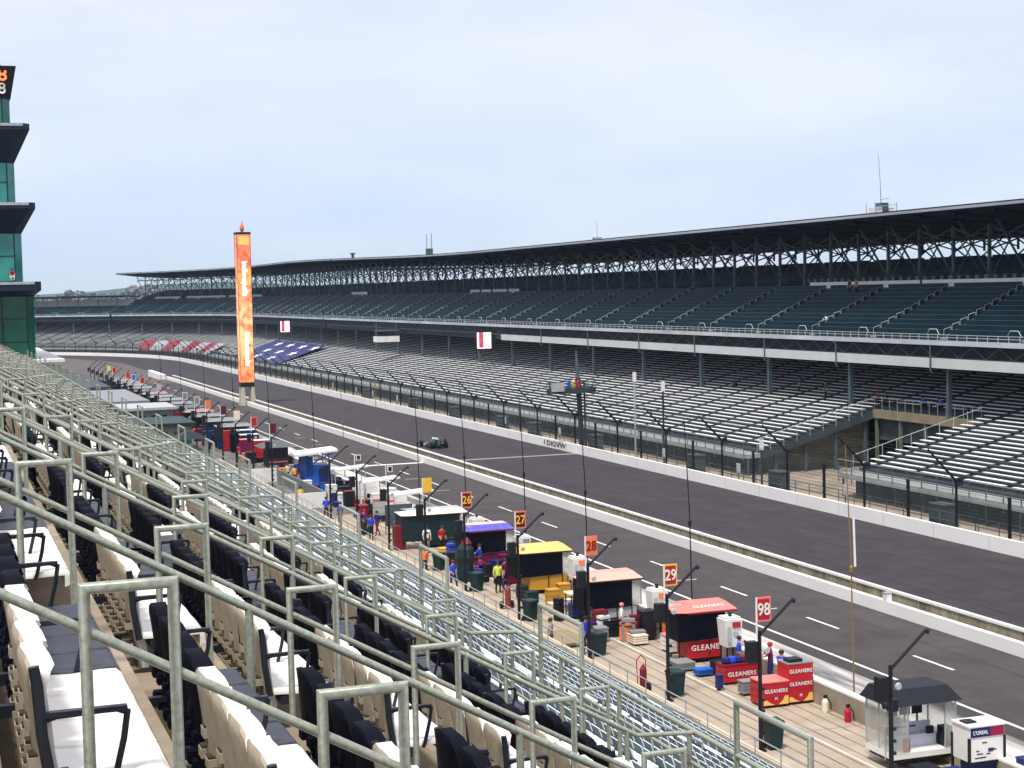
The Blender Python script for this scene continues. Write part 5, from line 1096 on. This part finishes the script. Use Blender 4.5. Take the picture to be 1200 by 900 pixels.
# --- stall 29
canopy_cart(30.3, 32.45, 75.0, 76.3, LGREY, TINT, flat('salmon_roof', (.80, .38, .30)), flat('salmon_roof_back', (.80, .33, .27)), 'grey based cart with salmon canopy and large black curtains', zs=.85, left=.7)
cabinet(31.05, 31.75, 71.1, 71.8, 1.35, BLACK, 'tall black case beside the crew in white'); fuel_tank(32.2, 72.0, 'white fuel tank with orange label right of the salmon canopy', ORANGE)
cabinet(32.0, 32.5, 69.6, 71.0, .9, ORANGE, 'orange low cart behind the pole with board twenty-nine', top=RED); cabinet(31.0, 31.8, 68.0, 69.0, .75, WHITE, 'white and red crew box left of the red lettered cart', top=PINK)
cabinet(30.2, 30.9, 70.2, 71.0, .45, CREAM, 'cream tray of gear at the feet of the crew in white'); cabinet(30.4, 31.6, 73.6, 74.4, .5, BLACK, 'long black box under the salmon canopy cart')
cabinet(26.9, 28.4, 71.2, 74.2, .18, mat('olive_ramp', (.26, .21, .12), .9), 'flat olive wooden pallet on the pit lane near board twenty-eight', drawers=0)
cabinet(28.9, 29.5, 71.6, 72.3, .65, GREY, 'grey plastic tote next to the olive pallet')
# --- stall 28
canopy_cart(30.3, 32.5, 84.7, 86.1, GOLD, TINT, PEACH, PEACH, 'mustard based cart with pale orange canopy and black curtains', zs=.95, left=.8)
fuel_tank(32.3, 82.6, 'white fuel tank with orange header right of the mustard cart', ORANGE)
e = empty('small_umbrella_table', (30.7, 78.2, 0), 'small cream topped stand amid mustard gear', 'table'); MB().box(-.75, .75, -.5, .5, 1.15, 1.22).build('top', CREAM, e)
b = MB()
for q in ((-.65, -.4), (.65, -.4), (-.65, .4), (.65, .4)): b.bar((q[0], q[1], 0), (q[0], q[1], 1.15), .05)
b.build('leg', IRON, e)
for i, (x, y, c_, h) in enumerate(((29.8, 80.4, GOLD, .95), (30.6, 80.9, GOLD, 1.1), (31.6, 80.0, GOLD, 1.5), (29.2, 82.0, GREEN, .6), (29.9, 77.3, NAVY, .7), (30.7, 77.0, BLACK, .8), (31.6, 77.2, DRED, .6), (29.4, 79.0, CREAM, .5))):
    cabinet(x, x + .62, y, y + .6, h, c_, '%s crew box in the mustard team stall, %s in the group' % (('tall mustard', 'mustard', 'tallest mustard', 'dark green', 'navy', 'black', 'dark red', 'cream')[i], nth(i)))
# --- stall 27
canopy_cart(30.2, 32.4, 94.0, 95.4, MAG, TINT, flat('violet_roof', (.10, .09, .42), var=.3), flat('pale_pink_roof', (.62, .45, .60)), 'dark magenta based cart with violet and pale pink canopy', zs=.9, left=.8)
fuel_tank(32.2, 91.2, 'white fuel tank with dark window right of the magenta cart', GREY); cabinet(30.9, 32.3, 89.6, 90.6, 1.25, BLACK, 'large black cabinet between lime vest and magenta cart')
e = empty('covered_scooter', (28.4, 90.4, 0), 'tall dark green covered equipment beside the pole with board twenty-six', 'covered equipment'); MB().lathe([(.45, 0), (.52, .4), (.5, 1.0), (.62, 1.4), (.5, 1.9), (.2, 2.2)], n=9).build('cover', DGREEN, e); MB().lathe([(.28, 1.9), (.32, 2.2), (.12, 2.5)], n=8, cx=.1).build('hood', DRED, e)
for i, (x, y, c_, h) in enumerate(((29.8, 93.0, MAG, .8), (30.6, 92.0, NAVY, .7), (31.3, 92.6, MAG, .9), (31.9, 88.6, MAG, .6), (30.3, 88.2, DRED, .55))):
    cabinet(x, x + .6, y, y + .6, h, c_, '%s crew box in the magenta team stall, %s in the group' % (('magenta', 'navy', 'taller magenta', 'low magenta', 'dark red')[i], nth(i)))
# --- stall 26
canopy_cart(29.9, 32.4, 103.2, 104.8, DGREEN, DGREEN, CREAM, LGREY, 'dark green curtained cart with cream striped canopy', zs=.5, left=1.7, zt=2.2, zr=2.42)
fuel_tank(32.2, 99.8, 'white fuel tank with yellow header beside the dark green cart', YEL)
for i, (x, y, c_, h) in enumerate(((29.4, 98.6, YEL, .6), (30.2, 99.0, BLACK, .9), (31.0, 98.4, GOLD, .8), (30.4, 97.2, BLACK, .8), (29.5, 97.0, YEL, .4), (31.4, 97.2, GOLD, 1.0))):
    cabinet(x, x + .6, y, y + .6, h, c_, '%s crew box in the yellow trimmed stall, %s in the group' % (('bright yellow', 'black', 'mustard', 'black and low', 'small yellow', 'tall mustard')[i], nth(i)))
cabinet(27.75, 28.45, 103.2, 104.0, 1.5, DRED, 'maroon gas cabinet on wheels by the pole with small dark board')
# --- white and red stalls
e = empty('grey_screen', (28.9, 110.0, 0), 'large grey fabric screen on a frame before the white carts', 'screen'); MB().box(0, 1.9, 0, .06, .6, 2.1).build('panel', mat('slate_fabric', (.07, .09, .11), .9), e); MB().bar((0, 0, 0), (0, 0, 2.1), .05).bar((1.9, 0, 0), (1.9, 0, 2.1), .05).build('frame', IRON, e)
def flat_canopy(x0, x1, y0, y1, z, m_, lab, tilt=.25):
    e = empty('flat_canopy', (x0, y0, 0), lab, 'canopy', 'flat white pit canopies'); W = x1 - x0; D = y1 - y0
    MB().hexa([(-.1, -.2, z), (W + .3, -.2, z + tilt), (W + .3, D, z + tilt), (-.1, D, z)], [(-.1, -.2, z + .12), (W + .3, -.2, z + tilt + .12), (W + .3, D, z + tilt + .12), (-.1, D, z + .12)]).build('roof', m_, e)
    b = MB()
    for q in ((0, 0), (W, 0), (0, D - .2), (W, D - .2)): b.bar((q[0], q[1], 0), (q[0], q[1], z + .1), .06)
    b.build('frame', GALV, e)
    cb = MB().box(.1, W * .8, .2, D * .7, .1, 1.0); cb.build('console', BLACK, e)
    for k in range(3): MB().box(.3 + k * .6, .75 + k * .6, .3, .36, 1.15, 1.5).build('monitor', BLACK, e)
flat_canopy(30.2, 33.4 - .6, 112.5, 114.0, 2.3, WHITE, 'flat white canopy behind the grey screen'); flat_canopy(30.3, 32.8, 121.5, 123.0, 2.3, WHITE, 'flat white canopy behind the two white lettered carts'); flat_canopy(30.3, 32.8, 131.0, 132.4, 2.3, WHITE, 'flat white canopy nearest the blue booth')
for i, (x, y, c_, tp_, h) in enumerate(((30.3, 107.8, WHITE, RED, 1.5), (31.2, 108.4, WHITE, WHITE, 1.7), (31.9, 107.2, WHITE, WHITE, 1.9), (29.6, 106.2, LGREY, RED, 1.1), (30.0, 117.0, LGREY, RED, 1.5), (30.9, 117.6, WHITE, RED, 1.3), (31.6, 117.0, WHITE, WHITE, 1.9), (29.5, 120.3, DRED, RED, .8), (30.6, 120.0, WHITE, WHITE, 1.6), (31.5, 119.6, WHITE, WHITE, 2.0), (29.9, 126.0, BLACK, DRED, 1.2), (30.8, 126.5, WHITE, WHITE, 1.9), (31.7, 126.0, WHITE, WHITE, 2.1), (29.4, 130.0, WHITE, WHITE, 1.3), (31.2, 136.0, NAVY, BLACK, 1.2), (30.0, 135.0, BLUE, NAVY, .9), (29.0, 137.5, WHITE, WHITE, .9))):
    cabinet(x, x + .8, y, y + .8, h, c_, '%s cabinet with %s top in the white team stalls, %s counting away' % ({WHITE.name: 'white', LGREY.name: 'light grey', DRED.name: 'dark red', BLACK.name: 'black', NAVY.name: 'navy', BLUE.name: 'blue'}[c_.name], {WHITE.name: 'white', RED.name: 'red', DRED.name: 'maroon', BLACK.name: 'black', NAVY.name: 'navy'}[tp_.name], nth(i)), top=tp_)
# --- blue booth
e = empty('blue_booth', (29.9, 140.6, 0), 'bright blue pit booth with wide white sloping roof', 'booth')
MB().box(0, 2.1, 0, 2.4, .2, 1.9).build('body', BLUE, e); MB().box(.1, .7, -.04, 0, 1.0, 2.7).box(0, .35, .0, 2.4, 1.9, 2.8).build('panel', flat('deep_blue', (.01, .06, .25)), e)
MB().hexa([(-1.0, -.6, 2.75), (2.7, -.9, 3.1), (3.0, 2.8, 3.1), (-.7, 2.9, 2.75)], [(-1.0, -.6, 2.95), (2.7, -.9, 3.25), (3.0, 2.8, 3.25), (-.7, 2.9, 2.95)]).build('roof', WHITE, e)
b = MB()
for q in ((0, 0), (2.1, 0), (0, 2.4), (2.1, 2.4)): b.bar((q[0], q[1], 1.9), (q[0], q[1], 2.95), .08)
b.bar((.5, 0, 2.0), (2.4, -.4, 3.0), .1); b.build('frame', BLUE, e); MB().box(.75, 1.9, -.05, 0, 1.95, 2.15).box(.75, 1.9, -.05, 0, 2.3, 2.5).build('shelf', LGREY, e); MB().box(1.2, 2.0, -.03, 0, .4, 1.6).build('door', NAVY, e)
# --- booth with grey hipped canopy, red and black carts
e = empty('red_trimmed_booth', (30.1, 158.6, 0), 'black and dark red booth under a grey hipped canopy', 'booth')
MB().box(0, 2.0, 0, 2.2, .1, 2.0).build('body', BLACK, e); MB().box(.02, 1.98, -.03, 0, .25, .9).build('red_panel', DRED, e); MB().box(.1, 1.9, -.05, -.031, .5, .62).build('stripe', LGREY, e)
MB().hexa([(-.8, -.8, 2.0), (2.8, -.8, 2.0), (2.8, 3.0, 2.0), (-.8, 3.0, 2.0)], [(.5, .8, 2.55), (1.5, .8, 2.55), (1.5, 1.6, 2.55), (.5, 1.6, 2.55)]).build('canopy', mat('charcoal_canopy', (.10, .11, .12), .8), e)
for i, (x, y, c_, tp_, h, wd) in enumerate(((30.2, 166.5, RED, WHITE, 2.0, 1.6), (29.0, 163.5, BLACK, BLACK, 1.1, .9), (29.6, 170.5, MAG, PINK, 1.8, 1.4), (30.2, 176.5, NAVY, WHITE, 2.3, 2.2), (29.3, 182.0, BLACK, NAVY, 1.5, 1.2), (30.0, 172.8, BLACK, WHITE, 2.1, 1.9))):
    cabinet(x, x + wd, y, y + 1.3, h, c_, '%s pit cabinet beyond the grey hipped canopy, %s counting away' % (('bright red', 'small black', 'magenta', 'big navy', 'low black', 'white topped black')[i], nth(i)), top=tp_)
# --- far stalls
SLATE = flat('slate_canopy', (.10, .13, .14)); kinds = [(DGREEN, GREY, SLATE), (TINT, GREY, SLATE), (DGREEN, SLATE, SLATE), (DGREEN, GREY, GREY), (TINT, flat('pink_white_roof', (.35, .20, .19)), GREY)]
for i in range(15):
    y = 181 + i * 8.6; s, r1_, r2_ = kinds[(i * 3) % 5]
    canopy_cart(29.9, 32.5, y, y + 2.2, s, s, r1_, r2_, '%s canopied far pit cart, %s beyond the red and black booths' % (('green curtained grey roofed', 'black curtained white roofed', 'green curtained dark roofed', 'green curtained pale roofed', 'black curtained pink roofed')[(i * 3) % 5], nth(i)), zs=1.0, left=1.0, zt=2.4, zr=2.62, clear=False)
    if i < 13: cabinet(28.9, 29.9, y + 3.6, y + 4.8, 1.3 + .4 * (i % 3), (DGREEN, BLACK, GREY)[i % 3], '%s cabinet in the far stalls, %s beyond the red and black booths' % (('dark green', 'black', 'grey')[i % 3], nth(i)))
for i in range(9):
    e = empty('shade_tent', (24.6, 172 + i * 13.5, 0), 'dark grey shade tent between stand and far pit lane, %s counting away' % nth(i), 'tent', 'shade tents by the far pit lane')
    MB().hexa([(-1.6, -2, 2.2), (1.6, -2, 2.2), (1.6, 2, 2.2), (-1.6, 2, 2.2)], [(-.4, -.5, 2.9), (.4, -.5, 2.9), (.4, .5, 2.9), (-.4, .5, 2.9)]).build('canopy', (DGREEN, GREY, mat('charcoal_canopy', (.1, .1, .1)))[i % 3], e)
    b = MB()
    for q in ((-1.5, -1.9), (1.5, -1.9), (1.5, 1.9), (-1.5, 1.9)): b.bar((q[0], q[1], 0), (q[0], q[1], 2.2), .07)
    b.build('pole', GALV, e)
# small clutter of the crews, each its own thing
rd = random.Random(21); CC = [('black', BLACK), ('navy', NAVY), ('grey', GREY), ('dark red', DRED), ('white', WHITE), ('orange', ORANGE), ('black', BLACK), ('charcoal', IRON), ('blue', ROYAL), ('black', BLACK)]
SP = [(y0, nm) for y0, nm in ((71.5, 'salmon canopy'), (78.5, 'mustard'), (88.5, 'magenta'), (98.0, 'yellow trimmed'), (109.0, 'white and red'), (118.0, 'second white and red'), (127.5, 'third white'), (136.0, 'blue booth'), (150.0, 'grey hipped canopy'), (165.0, 'red cabinet'))]
for y0, nm in SP:
    for i in range(10):
        x = rd.uniform(29.0, 32.2); y = y0 + rd.uniform(-2.8, 2.8); cn, cm = rd.choice(CC); w_, d_, h_ = rd.uniform(.3, .8), rd.uniform(.3, .7), rd.uniform(.25, 1.25)
        e = empty('gear_case', (x, y, 0), 'small %s gear case, %s in the %s stall' % (cn, nth(i), nm), 'case', 'small cases of crew gear', rz=rd.uniform(-.4, .4))
        MB().box(0, w_, 0, d_, .03, h_).build('body', cm, e); MB().box(-.015, w_ + .015, -.015, d_ + .015, h_ * .8, h_ * .86).build('rim', IRON, e); MB().tube([(w_ * .3, -.01, h_ * .6), (w_ * .3, -.05, h_ * .66), (w_ * .7, -.05, h_ * .66), (w_ * .7, -.01, h_ * .6)], .012, 5).build('handle', BLACK, e)
    for i in range(2):
        x = rd.uniform(30, 31.5); y = y0 + rd.uniform(-2, 2); pts_ = [(x, y, .03)]
        for k in range(9): a_ = rd.uniform(-1, 1) + k * .7; pts_.append((pts_[-1][0] + .32 * math.cos(a_), pts_[-1][1] + .32 * math.sin(a_), .03))
        tag(MB().tube(pts_, .022, 5).build('air_hose', (BLACK, RED)[i], None, True), '%s air hose snaking on the pavement in the %s stall' % (('black', 'red')[i], nm), 'hose', 'air hoses on the pavement')
rd = random.Random(33); DC = [('black', BLACK), ('dark green', DGREEN), ('navy', NAVY), ('dark red', DRED), ('slate', SLATE), ('red', RED), ('black', TINT)]
for i in range(60):
    y = 176 + i * 2.35 + rd.uniform(-.6, .6); x = rd.uniform(26.8, 31.2); cn, cm = rd.choice(DC); h_ = rd.uniform(.8, 2.3); w_ = rd.uniform(.7, 1.7)
    cabinet(x, x + w_, y, y + rd.uniform(.7, 1.4), h_, cm, '%s %s equipment cabinet, %s counting away in the far pit row' % ('tall' if h_ > 1.5 else 'low', cn, nth(i % 20) + (' again' if i >= 20 else '') + (' farther' if i >= 40 else '')), group='equipment cabinets in the far pit row')
for i in range(14):
    y = 165 + i * 9 + rd.uniform(-2, 2); cn, cm = (('red', RED), ('navy', NAVY), ('black', BLACK))[i % 3]
    person(rd.uniform(26.2, 28.6), y, 0, cm, KP, ('stand', 'walk')[i % 2], rd.uniform(0, 360), 'tiny crew person in %s in the far pit row, %s counting away' % (cn, nth(i)), group='crew in the far pit row')
# fuel hoses / tyres
def tyre_stack(x, y, n, lab):
    e = empty('tyre_stack', (x, y, 0), lab, 'tyres', 'stacks of race tyres')
    for k in range(n): MB().lathe([(.2, 0), (.33, .02), (.345, .1), (.345, .26), (.33, .33), (.2, .35)], n=14, cz=.36 * k).build('tyre', RUBBER, e, True)
tyre_stack(31.9, 96.4, 2, 'black race tyres stacked near the yellow trimmed stall'); tyre_stack(29.6, 84.0, 2, 'black race tyres stacked left of the mustard cart'); tyre_stack(30.9, 87.6, 2, 'black race tyres stacked behind the lime vest')
# extinguishers at the wall
for i, (x, y, c_) in enumerate(((32.2, 56.2, CREAM), (32.25, 54.6, RED))):
    e = empty('fire_extinguisher', (x, y, 0), '%s extinguisher standing against the pit wall' % ('cream' if i == 0 else 'red'), 'extinguisher'); MB().lathe([(.12, 0), (.13, .08), (.13, .42), (.08, .52), (.03, .56)], n=10).build('bottle', c_, e); MB().box(-.05, .09, -.04, .04, .56, .68).build('valve', BLACK, e); MB().tube([(.05, 0, .64), (.18, -.1, .4), (.24, -.05, .1)], .025, 6).build('hose', BLACK, e)
# white and grey barrier beyond the fence
bw = empty('barrier_wall', (26.6, 127, 0), 'grey and white boarded barrier wall angled beside the fence', 'barrier')
MB().box(2.0, 2.15, 0, 19.5, 0, 1.15).build('grey_side', mat('slate_board', (.16, .18, .19), .8), bw); MB().box(-2.6, 1.98, -.15, 0, 0, 1.2).build('white_end', WHITE, bw); MB().box(-.4, 1.98, 19.6, 19.75, 0, 1.25).build('white_far_end', WHITE, bw)
# small gear on the fence side
e = empty('waste_barrel', (25.2, 52.2, 0), 'dark green barrel with blue and white label by the pit fence', 'bin'); MB().lathe([(.33, 0), (.35, .1), (.35, .95), (.30, 1.05), (.1, 1.1)], n=14).build('drum', GREEN, e, True); MB().box(-.2, .24, -.37, -.33, .35, .8).build('label', flat('pale_blue_label', (.5, .62, .85)), e)
MB().tube([(.16, .1, 5.6), (.11, .1, 7.5)], .05, 6).build('white_tube', WHITE, [o for o in bpy.data.objects if o.name == 'slender_mast'][0])
e = empty('sensor_box', (44.87, 72.0, .62), 'tiny white box standing on the pit road wall', 'sensor'); MB().box(-.14, .14, -.2, .2, 0, .38).build('body', WHITE, e); MB().box(-.16, .16, -.22, .22, .38, .42).build('lid', GALV, e)
# ------------------------------------------------------------------ race car
def race_car(x, y, rz):
    e = empty('race_car', (x, y, 0.02), 'teal and black open wheel race car with white nose running along the straight', 'race car', rz=R(rz))
    b = MB(); b.use(AQUA)
    st_ = [(-2.1, .10, .12, .35), (-1.5, .22, .10, .62), (-.9, .36, .08, .92), (-.3, .38, .08, .86), (.2, .34, .08, .62), (.9, .25, .09, .50), (1.6, .17, .10, .40)]
    rings = []
    for (yy, hw, z0, z1) in st_: rings.append([(-hw, yy, z0), (-hw, yy, z0 + (z1 - z0) * .6), (-hw * .45, yy, z1), (hw * .45, yy, z1), (hw, yy, z0 + (z1 - z0) * .6), (hw, yy, z0)])
    vs = [v for r_ in rings for v in r_]; fs = [(i * 6 + j, i * 6 + (j + 1) % 6, (i + 1) * 6 + (j + 1) % 6, (i + 1) * 6 + j) for i in range(6) for j in range(6)] + [tuple(range(6))[::-1], tuple(36 + j for j in range(6))]
    b.add(vs, fs); b.build('body', AQUA, e)
    MB().hexa([(-.17, 1.6, .10), (.17, 1.6, .10), (.09, 2.5, .14), (-.09, 2.5, .14)], [(-.15, 1.6, .40), (.15, 1.6, .40), (.06, 2.5, .26), (-.06, 2.5, .26)]).build('nose', WHITE, e)
    for s in (-1, 1): MB().hexa([(s * .36, -1.3, .08), (s * .9, -1.1, .08), (s * .9, .3, .08), (s * .36, .5, .08)], [(s * .36, -1.3, .42), (s * .82, -1.1, .36), (s * .82, .25, .40), (s * .36, .4, .50)]).build('sidepod', BLACK if s < 0 else AQUA, e)
    MB().box(-.95, .95, 2.2, 2.62, .10, .13).box(-.97, -.93, 2.1, 2.7, .08, .36).box(.93, .97, 2.1, 2.7, .08, .36).build('front_wing', WHITE, e)
    MB().box(-.5, .5, -2.45, -2.1, .82, .86).box(-.53, -.49, -2.55, -2.0, .45, 1.0).box(.49, .53, -2.55, -2.0, .45, 1.0).bar((0, -2.1, .3), (0, -2.25, .82), .08).build('rear_wing', BLACK, e)
    for (sx, sy, r_, hw) in ((-.82, 1.55, .33, .16), (.82, 1.55, .33, .16), (-.80, -1.6, .35, .2), (.80, -1.6, .35, .2)):
        wh = MB().lathe([(r_ * .6, -hw), (r_, -hw * .8), (r_, hw * .8), (r_ * .6, hw)], cx=sx, cy=sy, cz=r_, n=18, axis='x').build('tyre', RUBBER, e, True)
        MB().lathe([(r_ * .58, -hw * 1.02), (r_ * .2, -hw * .7), (r_ * .2, hw * .7), (r_ * .58, hw * 1.02)], cx=sx, cy=sy, cz=r_, n=12, axis='x').build('rim', IRON, wh)
    b = MB()
    for sy, zz in ((1.55, .33), (-1.6, .35)):
        for s in (-1, 1): b.bar((s * .2, sy - .2, zz), (s * .7, sy, zz), .04); b.bar((s * .2, sy + .2, zz + .08), (s * .7, sy, zz), .04)
    b.build('suspension', BLACK, e)
    MB().hexa([(-.28, -.1, .6), (.28, -.1, .6), (.22, .7, .5), (-.22, .7, .5)], [(-.26, -.1, .88), (.26, -.1, .88), (.06, .62, .62), (-.06, .62, .62)]).build('aeroscreen', GLASS, e)
    MB().box(-.14, .14, -1.2, -.3, .85, 1.02).build('roll_hoop', WHITE, e)
    text('51', .42, WHITE, e, (.83, -.35, .24), (R(90), 0, R(90)), 'number') if False else None
    d = MB().lathe([(.08, 0), (.13, .05), (.14, .13), (.10, .22), (.02, .25)], cy=.05, cz=.80, n=10).build('person', WHITE, None, True); tag(d, 'helmeted driver in white sitting in the race car cockpit', 'person'); d.location = (x, y, 0.02); d.rotation_euler = (0, 0, R(rz))
race_car(50.3, 170.4, 4)
# ------------------------------------------------------------------ haze
hz = MB().box(-1500, 1500, -300, 2900, -1.2, 62).build('haze', None)
mh = bpy.data.materials.new('haze_air'); mh.use_nodes = True; t = mh.node_tree; t.nodes.remove(t.nodes['Principled BSDF']); v = t.nodes.new('ShaderNodeVolumePrincipled')
v.inputs['Color'].default_value = (0.62, 0.80, 1.0, 1); v.inputs['Density'].default_value = 0.00009; v.inputs['Anisotropy'].default_value = 0.0
t.links.new(v.outputs[0], t.nodes['Material Output'].inputs['Volume']); hz.data.materials.clear(); hz.data.materials.append(mh); tag(hz, kind='stuff')
